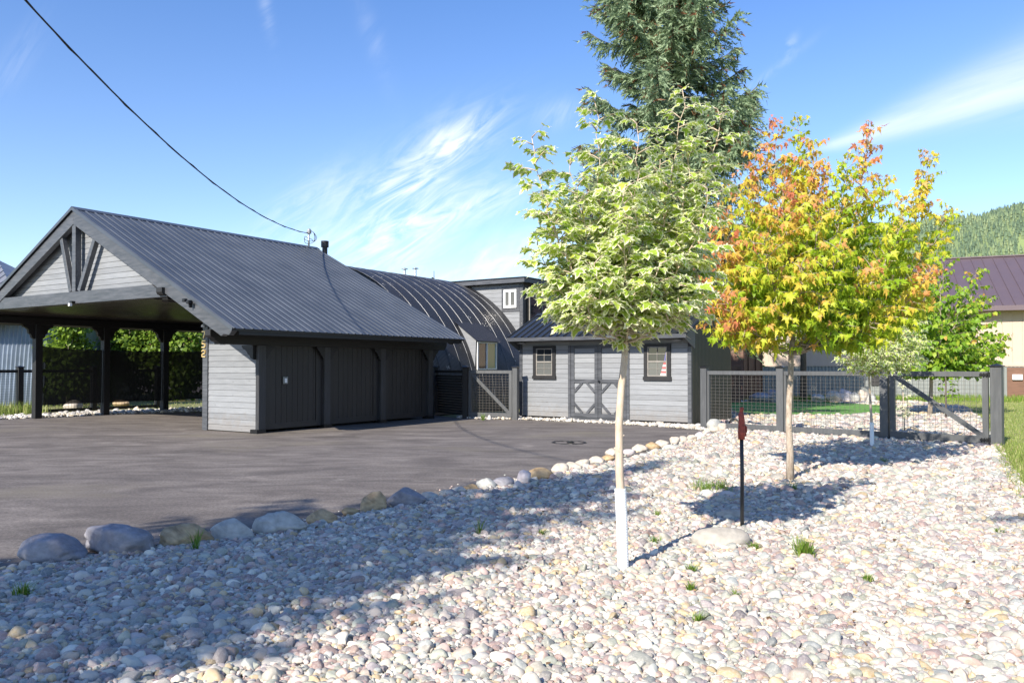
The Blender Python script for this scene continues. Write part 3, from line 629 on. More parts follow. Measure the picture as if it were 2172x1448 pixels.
# ================================================================ QUONSET HOUSE
AC, QR, Q0, Q1 = -5.86, 4.96, 7.4, 13.5
def build_quonset():
    t = thing('quonset_house', 'black corrugated steel arched house with worn paint behind the carport', 'house', W2(AC, Q0), -YAW)
    L_ = Q1 - Q0
    nb = int(L_ / .0169); na = 56; bs = np.linspace(0, L_, nb); th = np.linspace(0, math.pi, na)
    amp = .006 * np.cos(2 * math.pi * bs / .0677); Bm, Tm = np.meshgrid(bs, th, indexing='ij'); Rm = QR + amp[:, None]
    V_ = np.stack([Rm * np.cos(Tm), Bm, Rm * np.sin(Tm)], -1).reshape(-1, 3)
    I, J = np.meshgrid(np.arange(nb - 1), np.arange(na - 1), indexing='ij'); b_ = (I * na + J).ravel()
    F_ = np.stack([b_, b_ + 1, b_ + na + 1, b_ + na], 1)
    fastmesh('arch_shell', V_, F_, M['quonset'], t, smooth=True)
    x = .02
    while x < L_ - .05:
        sm = MB()
        for i in range(na - 1):
            a0, a1 = th[i], th[i + 1]; r0, r1 = QR + .003, QR + .012
            P = lambda a, r, y: (r * math.cos(a), y, r * math.sin(a))
            sm.add([P(a0, r0, x), P(a0, r1, x + .004), P(a0, r1, x + .013), P(a0, r0, x + .017), P(a1, r0, x), P(a1, r1, x + .004), P(a1, r1, x + .013), P(a1, r0, x + .017)], [[0, 1, 5, 4], [1, 2, 6, 5], [2, 3, 7, 6]])
        sm.build('panel_seam', M['seam'], t); x += .56
    for y, sg in ((.35, -1), (L_ - .05, 1)):
        m = MB(); siding(m, .05, QR - .06, lambda z: -math.sqrt(max(0, (QR - .03) ** 2 - z * z)), lambda z: math.sqrt(max(0, (QR - .03) ** 2 - z * z)), y, sgn=sg)
        n = 40; m.prism([((QR - .02) * math.cos(math.pi * i / n), y - sg * .004, (QR - .02) * math.sin(math.pi * i / n)) for i in range(n + 1)], (0, -sg * .03, 0), 1)
        m.build('end_wall', [M['siding'], M['sidinggap']], t)
    # low window dormer on the side
    A = lambda a: a - AC; B = lambda b: b - Q0
    qz = lambda a: math.sqrt(QR ** 2 - (a - AC) ** 2)
    b0, b1 = 9.9, 11.2
    m = MB()
    for y in (b0, b1 - .02):
        pts = [(A(-1.13), B(y), 1.3), (A(-1.08), B(y), 2.36), (A(-2.0), B(y), 3.06), (A(-2.35), B(y), 2.9), (A(-2.2), B(y), 1.3)]
        m.prism(pts, (0, .02, 0))
    m.build('window_dormer_cheeks', M['siding'], t)
    m = MB(); d = Vector((A(-.98) - A(-2.15), 0, 2.34 - 3.17))
    x = b0 - .1; n = int((b1 - b0 + .25) / .0169)
    vs = []
    for i in range(n + 1):
        zz = .006 * math.cos(i * math.pi / 2); vs += [(A(-2.15), B(x + i * .0169), 3.17 + zz), (A(-.98), B(x + i * .0169), 2.34 + zz)]
    m.add(vs, [[2 * i, 2 * i + 1, 2 * i + 3, 2 * i + 2] for i in range(n)]); m.build('window_dormer_roof', M['quonset'], t)
    w = MB(); X = A(-1.1)
    w.box(X - .05, X, B(9.93), B(11.17), 1.25, 2.36); wo = w.build('dormer_window', M['black'], t)
    fr = MB()
    for (y0, y1, z0, z1) in ((9.97, 11.13, 1.38, 1.43), (9.97, 11.13, 2.27, 2.32), (9.97, 10.03, 1.43, 2.27), (11.07, 11.13, 1.43, 2.27), (10.50, 10.57, 1.43, 2.27)): fr.box(X, X + .04, B(y0), B(y1), z0, z1)
    fr.build('window_frame', M['white'], wo)
    gl = MB(); gl.box(X + .005, X + .012, B(10.03), B(10.5), 1.43, 2.27); gl.build('window_pane', M['glass'], wo)
    gl = MB(); gl.box(X + .005, X + .012, B(10.57), B(11.07), 1.43, 2.27); gl.build('window_pane', M['glasscurtain'], wo)
    # flat roofed dormer box at far end
    D0, D1, DR, DT = Q1 + .06, 16.9, -1.52, 4.62
    m = MB(); siding(m, 2.2, DT, lambda z: A(-5.0), lambda z: A(DR - .1), B(D0), bh=.16)
    m.prism([(A(-5), B(D0) + .004, 2.2), (A(DR - .1), B(D0) + .004, 2.2), (A(DR - .1), B(D0) + .004, DT), (A(-5), B(D0) + .004, DT)], (0, .04, 0), 1)
    m.build('dormer_front_wall', [M['siding'], M['sidinggap']], t)
    mkbox('dormer_side_wall', M['darkwood'], t, A(-5), A(DR), B(D0) + .05, B(D1), .0, DT)
    mkbox('dormer_corner_trim', M['timber'], t, A(DR) - .13, A(DR) + .02, B(D0) - .03, B(D0) + .045, 2.2, DT)
    m = MB(); m.box(A(-4.6), A(DR + .25), B(D0 - .3), B(D1 + .2), DT + .0, DT + .17); m.box(A(-4.65), A(DR + .29), B(D0 - .34), B(D1 + .24), DT + .17, DT + .2, 1)
    m.build('dormer_roof', [M['timber'], M['blackmetal']], t)
    w = MB(); y = B(D0) - .03; w.box(A(-2.45), A(-1.66), y - .002, y + .03, 3.55, 4.50); wo = w.build('square_window', M['timber'], t)
    fr = MB()
    for (x0, x1, z0, z1) in ((-2.34, -1.77, 4.30, 4.39), (-2.34, -1.77, 3.70, 3.79), (-2.34, -2.26, 3.79, 4.3), (-1.85, -1.77, 3.79, 4.3), (-2.1, -2.02, 3.79, 4.3)): fr.box(A(x0), A(x1), y - .04, y - .002, z0, z1)
    fr.build('window_frame', M['white'], wo); gl = MB(); gl.box(A(-2.3), A(-1.8), y - .014, y - .006, 3.75, 4.35); gl.build('window_pane', M['glasslight'], wo)
    x = A(DR); w = MB(); w.box(x, x + .03, B(13.85), B(15.95), 2.0, 4.3); wo = w.build('sliding_window', M['black'], t)
    fr = MB()
    for (y0, y1, z0, z1) in ((13.95, 15.85, 4.13, 4.2), (13.95, 15.85, 2.1, 2.17), (13.95, 14.01, 2.17, 4.13), (15.79, 15.85, 2.17, 4.13), (14.86, 14.93, 2.17, 4.13)): fr.box(x + .03, x + .07, B(y0), B(y1), z0, z1)
    fr.build('window_frame', M['beige'], wo)
    for (y0, y1) in ((14.01, 14.86), (14.93, 15.79)): gl = MB(); gl.box(x + .031, x + .04, B(y0), B(y1), 2.17, 4.13); gl.build('window_pane', M['glass'], wo)
    for a, b in ((-5.95, 12.0), (-5.50, 12.1)):
        m = MB(); m.lathe([(.05, 0), (.05, .38), (.045, .38)], (A(a), B(b), 4.86), 12); m.lathe([(.0, .46), (.13, .42), (.13, .40), (.02, .40)], (A(a), B(b), 4.86), 14); m.build('roof_vent', M['steel'], t)
    m = MB(); c = (A(-4.9), B(6.8) , 0)
    return t
build_quonset()

# flue pipe behind the ridge, service mast and cable
m = MB(); m.lathe([(.085, 0), (.085, 5.38), (.125, 5.38), (.125, 5.58), (.03, 5.58), (.03, 5.59)], (0, 0, 0), 20)
o = m.build('flue_pipe', M['blackmetal'], smooth=False); p_ = W2(-4.9, 6.75); o.location = (p_.x, p_.y, 0)
tag(o, 'black flue pipe with a wider cap rising behind the carport ridge', 'flue pipe')
mast = W2(-4.9, 6.05)
t = thing('service_mast', 'short galvanised service mast with looped black cables on carport ridge', 'electrical mast', (mast.x, mast.y, RID_Z))
m = MB(); m.tube([(0, 0, -.02), (0, 0, .50)], .03, 12); m.build('mast_pipe', M['steel'], t, smooth=True)
m = MB(); m.lathe([(.07, .44), (.075, .52), (.05, .58), (.02, .6)], (.01, 0, 0), 12); m.build('weather_head', M['greymetal'], t)
for k, (dx, dz, rr) in enumerate(((.2, .1, 0), (.24, .0, .02), (.17, .2, .03))):
    pts = [(.05, 0, .54), (.16, -.02, .48), (dx + .03, -.03, .32), (dx, -.04, .22 - dz * .3), (.1, -.05, .12 + dz * .7), (-.03, -.04, .1 + dz), (-.15 + rr, -.03, .16 + dz), (-.13, -.02, .28)]
    q = []
    for i in range(len(pts) - 1):
        for s_ in range(4): q.append(Vector(pts[i]).lerp(Vector(pts[i + 1]), s_ / 4))
    q.append(Vector(pts[-1]))
    for _ in range(2): q = [q[0]] + [(q[i - 1] + q[i] * 2 + q[i + 1]) / 4 for i in range(1, len(q) - 1)] + [q[-1]]
    m = MB(); m.tube(q, .008, 6); m.build('cable_loop', M['cable'], t)
PX, PY = -5.75, -9.0
def wirez(y): return 5.34 + .0098 * (y - 19.2) ** 2
pts = []
for i in range(61):
    u = i / 60; y = mast.y - .1 + (PY - mast.y + .1) * u; x = mast.x + (PX - mast.x) * u; pts.append((x, y, wirez(y) - .02))
m = MB(); m.tube(pts, .0125, 6)
pts2 = [(x + .016 * math.sin(i * 1.9), y, z + .018 * math.cos(i * 1.9)) for i, (x, y, z) in enumerate(pts)]
m.tube(pts2, .007, 5)
tag(m.build('power_cable', M['cable']), 'black overhead power cable sagging from the mast across the sky', 'cable')
ph = wirez(PY) + .6
t = thing('utility_pole', 'weathered wooden utility pole carrying the overhead cable', 'utility pole', (PX, PY - .15, 0))
m = MB(); m.tube([(0, 0, -.3), (0, 0, ph)], [.17, .11], 14); m.build('pole', M['pole'], t, smooth=True)
m = MB(); m.box(-1.1, 1.1, -.06, .06, ph - .5, ph - .38); m.build('crossarm', M['pole'], t)

# ================================================================ SHED
SOX, SOY, SYAW = .2325, 23.2922, .6312
def W3(a, b, z=0): return Vector((SOX + a * math.cos(SYAW) + b * math.sin(SYAW), SOY - a * math.sin(SYAW) + b * math.cos(SYAW), z))
def build_shed():
    t = thing('garden_shed', 'grey board sided garden shed with black trim and double doors', 'shed', (SOX, SOY, 0), -SYAW)
    SW = 5.27; D = 2.65
    RB, RZ, EB, EZ2, BB, BZ = 1.0, 3.03, -.55, 2.30, 2.85, 2.32
    m = MB(); x = lambda v: (lambda z: v)
    siding(m, .10, 2.28, x(.10), x(1.68), 0); siding(m, .10, 2.28, x(3.52), x(SW - .1), 0); siding(m, 2.07, 2.28, x(1.68), x(3.52), 0)
    m.box(.02, SW - .02, .003, .04, .1, 2.28, 1); m.build('front_wall', [M['siding'], M['sidinggap']], t)
    mkbox('corner_trim', M['timber'], t, .0, .1, -.035, .04, .08, 2.0, bevel=.004); mkbox('corner_trim', M['timber'], t, SW - .1, SW, -.035, .04, .08, 2.0, bevel=.004)
    mkbox('base_skid', M['black'], t, .15, SW - .05, .03, D - .1, .01, .099)
    # ribbed metal side wall and back
    m = MB(); n = int(D / .0225); vs = []
    topz = lambda b: (EZ2 + (b - EB) * (RZ - EZ2) / (RB - EB) if b < RB else RZ - (b - RB) * (RZ - BZ) / (BB - RB)) - .04
    for i in range(n + 1):
        b = .045 + (D - .045) * i / n; off = .012 if (i // 2) % 2 else 0
        vs += [(SW - .01 + off, b, .05), (SW - .01 + off, b, topz(b))]
    m.add(vs, [[2 * i, 2 * i + 2, 2 * i + 3, 2 * i + 1] for i in range(n)]); m.build('side_wall', M['olive'], t)
    m = MB(); m.prism([(.02, .045, .05), (.02, D, .05), (.02, D, topz(D)), (.02, RB, topz(RB)), (.02, .045, topz(.045))], (.04, 0, 0)); m.build('side_wall', M['olive'], t)
    mkbox('back_wall', M['olive'], t, .07, SW - .02, D - .05, D, .05, topz(D))
    # roof
    r = MB(); A0, A1 = -.06, SW + .10
    f = Vector((0, RB - EB, RZ - EZ2)); nf = Vector((0, -(RZ - EZ2), RB - EB)).normalized()
    ribbed(r, (A0, EB, EZ2), (1, 0, 0), A1 - A0, f, nf, pitch=.235, rh=.03, rw=.045, tw=.02, minor=False)
    f2 = Vector((0, RB - BB, RZ - BZ)); nb_ = Vector((0, (RZ - BZ), BB - RB)).normalized()
    ribbed(r, (A0, BB, BZ), (1, 0, 0), A1 - A0, f2, nb_, pitch=.235, rh=.03, rw=.045, tw=.02, minor=False)
    r.build('roof_sheet', M['shedroof'], t)
    m = MB(); m.prism([(A0 - .01, RB - .13, RZ - .03), (A0 - .01, RB, RZ + .055), (A0 - .01, RB + .13, RZ - .02), (A0 - .01, RB, RZ + .03)], (A1 - A0 + .02, 0, 0)); m.build('ridge_cap', M['shedroof'], t)
    m = MB(); m.prism([(A0 + .01, EB + .01, EZ2 - .01), (A0 + .01, RB, RZ - .01), (A0 + .01, BB - .01, BZ - .01), (A0 + .01, BB - .01, BZ - .05), (A0 + .01, RB, RZ - .05), (A0 + .01, EB + .01, EZ2 - .05)], (A1 - A0 - .02, 0, 0)); m.build('roof_deck', M['black'], t)
    mkbox('eave_fascia', M['timber'], t, A0, A1, EB - .025, EB - .002, EZ2 - .105, EZ2 - .008, bevel=.003)
    for a in (A0 + .02, A1 - .05):
        m = MB(); m.prism([(a, EB, EZ2 - .06), (a, .04, EZ2 + .2), (a, .04, 1.95), (a, -.03, 1.95), (a, EB, EZ2 - .105)], (.03, 0, 0)); m.build('eave_end_board', M['timber'], t)
    mkbox('eave_soffit', M['black'], t, A0 + .06, A1 - .06, EB + .01, -.03, EZ2 - .1, EZ2 - .085)
    for a in (.16, 4.95):
        m = MB(); m.lathe([(.12, 0), (.13, -.015), (.10, -.035), (.02, -.04)][::-1], (a, -.17, 2.17), 18); m.build('eave_lamp', M['greymetal'], t)
    # doors
    mkbox('door_frame', M['timber'], t, 1.66, 1.74, -.05, .03, .05, 2.07); mkbox('door_frame', M['timber'], t, 3.46, 3.54, -.05, .03, .05, 2.07)
    mkbox('door_sill', M['timber'], t, 1.60, 3.60, -.06, .03, .0, .099)
    for i, (a0, a1) in enumerate(((1.75, 2.595), (2.605, 3.45))):
        m = MB(); siding(m, .13, 2.07, x(a0), x(a1), .0, bh=.133, thick=.018); m.box(a0, a1, .001, .003, .1, 2.07, 1)
        d = m.build('shed_door', [M['siding'], M['sidinggap']], t)
        f = MB(); w = .10
        f.box(a0, a0 + w, -.045, -.02, .11, 2.06); f.box(a1 - w, a1, -.045, -.02, .11, 2.06)
        f.box(a0 + w, a1 - w, -.044, -.02, .11, .23); f.box(a0 + w, a1 - w, -.044, -.02, 1.05, 1.15); f.box(a0 + w, a1 - w, -.044, -.02, 1.99, 2.06)
        q = .25; lx, rx, bz, tz = a0 + w, a1 - w, .23, 1.05
        for (p0, p1) in (((lx, bz + q), (lx + q, bz)), ((rx - q, bz), (rx, bz + q)), ((lx, tz - q), (lx + q, tz)), ((rx - q, tz), (rx, tz - q))):
            f.beam((p0[0], -.032, p0[1]), (p1[0], -.032, p1[1]), .02, .07, up=(0, 0, 1) if True else None)
        f.build('door_trim', M['timber'], d)
        if i == 1:
            h = MB(); h.tube([(a0 + .05, -.045, 1.1), (a0 + .05, -.09, 1.1)], .012, 8); h.lathe([(.0, -.03), (.025, -.02), (.03, 0), (.025, .02), (0, .03)], (a0 + .05, -.1, 1.1), 10); h.build('door_knob', M['blackmetal'], d)
    # windows
    for i, a0 in enumerate((.49, 3.97)):
        m = MB(); m.box(a0, a0 + .75, -.062, .0, 1.23, 1.24); m.box(a0, a0 + .1, -.062, .0, 1.24, 2.07); m.box(a0 + .65, a0 + .75, -.062, 0, 1.24, 2.07); m.box(a0 + .1, a0 + .65, -.061, 0, 2.0, 2.07); m.box(a0 - .02, a0 + .77, -.075, .0, 1.14, 1.23)
        w = m.build('window', M['black'], t)
        fr = MB(); A0_, A1_, Z0_, Z1_ = a0 + .1, a0 + .65, 1.24, 2.0; e = .03
        fr.box(A0_, A1_, -.051, -.03, Z0_, Z0_ + e); fr.box(A0_, A1_, -.051, -.03, Z1_ - e, Z1_); fr.box(A0_, A0_ + e, -.050, -.03, Z0_ + e, Z1_ - e); fr.box(A1_ - e, A1_, -.050, -.03, Z0_ + e, Z1_ - e)
        fr.box(A0_ + e, A1_ - e, -.052, -.03, 1.60, 1.64)
        for z in (1.43, 1.81): fr.box(A0_ + e, A1_ - e, -.047, -.033, z, z + .012)
        fr.box((A0_ + A1_) / 2 - .006, (A0_ + A1_) / 2 + .006, -.0475, -.033, Z0_ + e, Z1_ - e); fr.build('window_frame', M['beige'], w)
        gl = MB(); gl.box(A0_, A1_, -.030, -.021, 1.62, Z1_); gl.build('upper_pane', M['glass'], w); gl = MB(); gl.box(A0_, A1_, -.032, -.021, Z0_, 1.618); gl.build('lower_pane', M['glasslight'], w)
        if i == 1:
            fl = MB(); st = [(.9, .9, .9), (.6, .03, .05)]
            xs0, xs1 = A0_ + .40, A1_ - e
            fl.prism([(xs0 + .06, -.0335, 1.62), (xs1 - .02, -.0335, 1.62), (xs1, -.0335, 1.95)], (0, -.001, 0), 2)
            for k in range(6):
                z = 1.27 + k * .055; fl.prism([(xs0 - .04 + k * .016, -.0342, z), (xs1 - .01, -.0342, z), (xs1 - .01, -.0342, z + .05), (xs0 - .03 + k * .016, -.0342, z + .05)], (0, -.001, 0), k % 2)
            fl.build('striped_cloth_behind_glass', [M['cloth_white'], M['cloth_red'], M['cloth_blue']], w)
    return t
M['cloth_white'] = plain('white_cloth', (.6, .58, .56), .8); M['cloth_red'] = plain('red_cloth', (.45, .1, .1), .8); M['cloth_blue'] = plain('blue_cloth', (.12, .12, .3), .8)
build_shed()

# ================================================================ FENCES AND GATES
def fpost(pos, h, parent, w=.16, name='fence_post', base=None, mat='fence'):
    bx = Vector(base) if base else Vector((0, 0, 0)); p = Vector(pos) - bx
    m = MB(); m.box(p.x - w / 2, p.x + w / 2, p.y - w / 2, p.y + w / 2, -.02, h); o = m.build(name, M[mat], parent, bevel=.006)
    c = MB(); w2 = w / 2 + .02; v = [(p.x + sx * w2, p.y + sy * w2, h) for sx, sy in ((-1, -1), (1, -1), (1, 1), (-1, 1))]; v2 = [(a, b, h + .02) for a, b, _ in v]
    c.add(v + v2 + [(p.x, p.y, h + .06)], [[3, 2, 1, 0], [0, 1, 5, 4], [1, 2, 6, 5], [2, 3, 7, 6], [3, 0, 4, 7], [4, 5, 8], [5, 6, 8], [6, 7, 8], [7, 4, 8]]); c.build('post_cap', M['blackmetal'], o)
    return o
def wiregrid(mb, x0, x1, z0, z1, dx=.102, dz=.076, r=.0026):
    x = x0
    while x <= x1: mb.box(x - r, x + r, -r, r, z0, z1); x += dx
    z = z0
    while z <= z1: mb.box(x0, x1, r, 3 * r, z - r, z + r); z += dz
def span(parent, L_, z0, z1, rail=.09, diag=False, stiles=False, mat='fence', mesh=True):
    y = .04
    mkbox('top_rail', M[mat], parent, 0, L_, -y, y, z1 - rail, z1, bevel=.004); mkbox('bottom_rail', M[mat], parent, 0, L_, -y, y, z0, z0 + rail * 1.35, bevel=.004)
    if stiles:
        mkbox('stile', M[mat], parent, 0, rail, -y + .002, y - .002, z0 + rail * 1.35, z1 - rail); mkbox('stile', M[mat], parent, L_ - rail, L_, -y + .002, y - .002, z0 + rail * 1.35, z1 - rail)
    if diag:
        m = MB(); m.beam((rail, -.012, z1 - rail), (L_ - rail, -.012, z0 + rail * 1.35), .035, .09); m.build('diagonal_brace', M[mat], parent)
    if mesh:
        m = MB(); wiregrid(m, .03, L_ - .03, z0 + rail, z1 - rail * .8); m.build('wire_mesh', M['wire'], parent)
FP1, FP4 = Vector((4.60, 19.3, 0)), Vector((9.05, 15.1, 0)); fd = FP4 - FP1; fl = fd.length; fa = math.atan2(fd.y, fd.x)
FP = [FP1, FP1 + fd * .3105, FP1 + fd * .672, FP4]
fence = thing('wire_fence', 'grey post and rail fence with square wire mesh between shed and gate', 'fence', FP1, fa)
for i, u in enumerate((0, .3105, .672)): fpost((u * fl, 0, 0), 1.46, fence)
m = MB()
for i, (u0, u1) in enumerate(((0, .3105), (.3105, .672))):
    x0, x1 = u0 * fl + .08, u1 * fl - .08
    mkbox('top_rail', M['fence'], fence, x0, x1, -.04, .04, 1.30, 1.39, bevel=.004); mkbox('bottom_rail', M['fence'], fence, x0, x1, -.04, .04, .05, .17, bevel=.004)
    mkbox('stile', M['fence'], fence, x0, x0 + .05, -.035, .035, .17, 1.30)
    m = MB(); wiregrid(m, x0, x1, .15, 1.32); m.build('wire_mesh', M['wire'], fence)
gt = thing('yard_gate', 'wide grey framed wire mesh gate with diagonal brace beside the lawn', 'gate', FP[2] + fd.normalized() * .10, fa)
gl_ = fl * (1 - .672) - .24
span(gt, gl_, .05, 1.40, stiles=True, diag=True, rail=.10)
for z in (.12, 1.34):
    m = MB(); m.box(gl_ - .14, gl_ + .12, -.06, -.041, z - .018, z + .018); m.tube([(gl_ + .02, -.065, z - .05), (gl_ + .02, -.065, z + .05)], .02, 8)
    for k in range(3): m.box(gl_ - .12 + k * .045, gl_ - .10 + k * .045, -.07, -.041, z - .035, z + .035)
    m.build('hinge', M['blackmetal'], gt)
gpost = thing('gate_post', 'grey square gate post with black cap at the lawn edge, rightmost fence post', 'post', FP4, fa)
fpost((0, 0, 0), 1.49, gpost, w=.19, name='post')

# small gate left of the shed
GA, GB = Vector((.10, 22.75, 0)), Vector((-1.33, 23.35, 0)); gd = GA - GB; ga = math.atan2(gd.y, gd.x)
sg = thing('side_gate', 'small grey gate with wire mesh and diagonal brace beside the shed', 'gate', GB + gd.normalized() * .1, ga)
span(sg, gd.length - .2, .06, 1.38, stiles=True, diag=True, rail=.09)
gp2 = thing('gate_post', 'grey gate post touching the left corner of the shed', 'post', GA, ga); fpost((0, 0, 0), 1.46, gp2, w=.15, name='post')
gp3 = thing('gate_post', 'dark gate post standing in shade left of the small side gate', 'post', GB, ga); fpost((0, 0, 0), 1.46, gp3, w=.16, name='post', mat='black')
GC = Vector((-2.35, 25.1, 0)); d = GC - GB; sf = thing('slat_fence', 'dark slatted fence panel in the shade between carport and side gate', 'fence', GB + d.normalized() * .09, math.atan2(d.y, d.x))
m = MB()
for k in range(15): m.box(0, d.length - .1, -.02, .02, .08 + k * .078, .08 + k * .078 + .062)
m.build('slats', M['black'], sf); mkbox('top_rail', M['black'], sf, 0, d.length - .1, -.04, .04, 1.30, 1.38); fpost((d.length, 0, 0), 1.46, sf, mat='black')

# left boundary fence beyond the carport
lf0 = W2(-11.9, -3.95)
lf = thing('wire_fence', 'black post and rail fence with wire mesh left of the carport', 'fence', lf0, math.atan2(VY, VX))
for k in range(5):
    fpost((k * 2.35, 0, 0), 1.46, lf, mat='black')
    if k < 4:
        x0, x1 = k * 2.35 + .08, (k + 1) * 2.35 - .08
        mkbox('top_rail', M['black'], lf, x0, x1, -.04, .04, 1.30, 1.39); mkbox('bottom_rail', M['black'], lf, x0, x1, -.04, .04, .03, .13)
        m = MB(); wiregrid(m, x0, x1, .12, 1.31); m.build('wire_mesh', M['wire'], lf)

# ================================================================ NEIGHBOURING BUILDINGS
def build_cream_house():
    ya = .39; o = at(1580, 838, 42.0); o.z = 0
    t = thing('cream_building', 'long cream metal building with brown standing seam roof and grey skirting', 'building', o, -ya)
    L_ = 27; D = 11; WZ = 1.5
    m = MB(); x = 0
    while x < L_ - .01: m.box(x, x + .392, 0, .04, WZ, 4.35, 0, .5); x += .4
    m.box(0, L_, .03, .1, 0, 4.35); m.box(0, .06, .1, D, 0, 4.35); m.build('wall', M['cream'], t)
    g_ = MB(); g_.prism([(.0, .1, 4.35), (.0, D, 4.35), (.0, D / 2, 7.1)], (.06, 0, 0)); g_.build('gable_wall', M['cream'], t)
    m = MB(); n = int(L_ / .04); vs = []
    for i in range(n + 1): vs += [(i * .04, -.03 - (.018 if (i // 2) % 2 else 0), 0), (i * .04, -.03 - (.018 if (i // 2) % 2 else 0), WZ)]
    m.add(vs, [[2 * i, 2 * i + 2, 2 * i + 3, 2 * i + 1] for i in range(n)]); m.build('skirting', M['greywains'], t)
    mkbox('skirting_trim', M['cream'], t, 0, L_, -.08, 0, WZ, WZ + .13)
    mkbox('corner_board', M['brown'], t, -.14, 0.0, -.07, .12, 0, 4.3)
    mkbox('fascia', M['brownroof'], t, -.5, L_ + .5, -.75, -.70, 4.05, 4.28)
    mkbox('eave_soffit', M['brown'], t, -.4, L_ + .4, -.70, -.05, 4.08, 4.11)
    r = MB(); up = Vector((0, D / 2 + .75, 7.25 - 4.28)); nrm = Vector((0, -up.z, up.y)).normalized()
    ribbed(r, (-.5, -.75, 4.28), (1, 0, 0), L_ + 1, up, nrm, pitch=.5, rh=.04, rw=.03, tw=.02, minor=False)
    up2 = Vector((0, -(D / 2 + .75), 7.25 - 4.28)); n2 = Vector((0, up2.z, -up2.y)).normalized()
    ribbed(r, (-.5, D + .75, 4.28), (1, 0, 0), L_ + 1, up2, n2, pitch=.5, rh=.04, rw=.03, tw=.02, minor=False)
    r.build('roof', M['brownroof'], t)
    mkbox('ridge_cap', M['brownroof'], t, -.5, L_ + .5, D / 2 - .12, D / 2 + .12, 7.24, 7.30)
    mkbox('brown_door', M['brown'], t, 11.75, 12.6, -.08, -.052, 0, 1.45)
    mkbox('meter_box', M['white'], t, 11.95, 12.35, -.2, -.081, .88, 1.12); mkbox('window', M['black'], t, 6.0, 6.4, -.09, -.052, .55, 1.25)
build_cream_house()
o = at(1577, 838, 35.5); o.z = 0
t = thing('brown_cabin', 'small brown board cabin with dark roof behind the olive shed wall', 'cabin', o, -.5)
m = MB(); siding(m, 0, 2.9, lambda z: -5, lambda z: 0, 0, bh=.16); m.box(-5, 0, .001, .04, 0, 2.9); m.build('wall', M['brown'], t)
m = MB(); [m.box(-.02, .02, y, y + .2, 0, 2.9) for y in (0.05, 1.0, 2.5, 3.8)]; m.box(-.06, -.03, .05, 4, 0, 2.9); m.build('side_wall', M['brown'], t)
m = MB(); m.prism([(.4, -.6, 2.85), (.4, 2.0, 4.1), (.4, 4.6, 2.85), (.4, 4.6, 2.75), (.4, 2.0, 4.0), (.4, -.6, 2.75)], (-5.8, 0, 0)); m.build('roof', M['blackmetal'], t)
o = at(1574, 834, 33.0); o.z = 0
t = thing('board_fence', 'short brown board fence panel beside the brown cabin', 'fence', o + Vector((-3.6, .9, 0)), -.25)
m = MB(); [m.box(k * .16, k * .16 + .15, 0, .025, .02, 1.5 + .02 * (k % 2)) for k in range(23)]; m.build('boards', M['brown'], t); mkbox('rail', M['brown'], t, 0, 3.6, -.03, -.002, 1.15, 1.22)

def build_left_building():
    c0 = at(100, 870, 31.0); c0.z = 0
    t = thing('metal_barn', 'corrugated metal barn with grey ribbed roof and brown fascia at far left', 'barn', c0, .05)
    m = MB(); n = 330; vs = []
    for i in range(n + 1): xx = -13 + 13 * i / n; oo = .034 * math.cos(i * math.pi / 2); vs += [(xx, oo - .28, 0), (xx, oo - .1, 1.95), (xx, oo + .10, 3.35)]
    m.add(vs, [[3 * i + j, 3 * i + 3 + j, 3 * i + 4 + j, 3 * i + 1 + j] for i in range(n) for j in (0, 1)]); m.build('wall', M['galvwall'], t)
    m = MB(); m.prism([(-.02, -.28, 0), (-.02, 8, 0), (-.02, 8, 3.3), (-.02, .1, 3.35)], (-.03, 0, 0)); m.build('end_wall', M['galvwall'], t)
    m = MB(); m.box(-13.2, -.3, -1.06, -1.0, 3.16, 3.40); m.build('fascia', M['brown'], t); mkbox('eave_boards', M['brown'], t, -13.2, -.3, -1.0, .1, 3.34, 3.38)
    r = MB(); E0, RX, RY, RZ_ = -.25, -4.2, 4.0, 6.1
    for sy in (-1.1, 9.1): r.add([(-13.3, sy, 3.42), (E0, sy, 3.42), (RX, RY, RZ_), (-13.3, RY, RZ_)], [[0, 1, 2, 3]])
    r.add([(E0, -1.1, 3.42), (E0, 9.1, 3.42), (RX, RY, RZ_)], [[0, 1, 2]])
    x = -13.2
    while x < E0 - .1:
        u = 1 if x < RX else (E0 - x) / (E0 - RX)
        r.beam((x, -1.1, 3.435), (x, -1.1 + 5.1 * u, 3.435 + 2.68 * u), .05, .03); x += .3
    r.build('roof', M['greymetal'], t)
build_left_building()
o = at(255, 800, 46.0); o.z = 0
t = thing('terracotta_roof_house', 'low house with terracotta roof and lavender gable beyond the green bushes', 'house', o, -.2)
m = MB(); m.box(-6, 6, 0, 6, 0, 2.4); m.prism([(6, .01, 2.4), (6, 5.9, 2.4), (6, 3, 3.9)], (-12, 0, 0)); m.build('wall', M['bluehouse'], t)
m = MB(); m.prism([(-6.4, -.6, 2.3), (-6.4, 3, 4.1), (-6.4, 6.6, 2.3), (-6.4, 6.6, 2.2), (-6.4, 3, 4.0), (-6.4, -.6, 2.2)], (12.8, 0, 0)); m.build('roof', M['terracotta'], t)
m = MB(); m.box(-3.4, -1.8, 2.2, 3.8, 3.4, 5.3); m.build('chimney', M['bluehouse'], t)

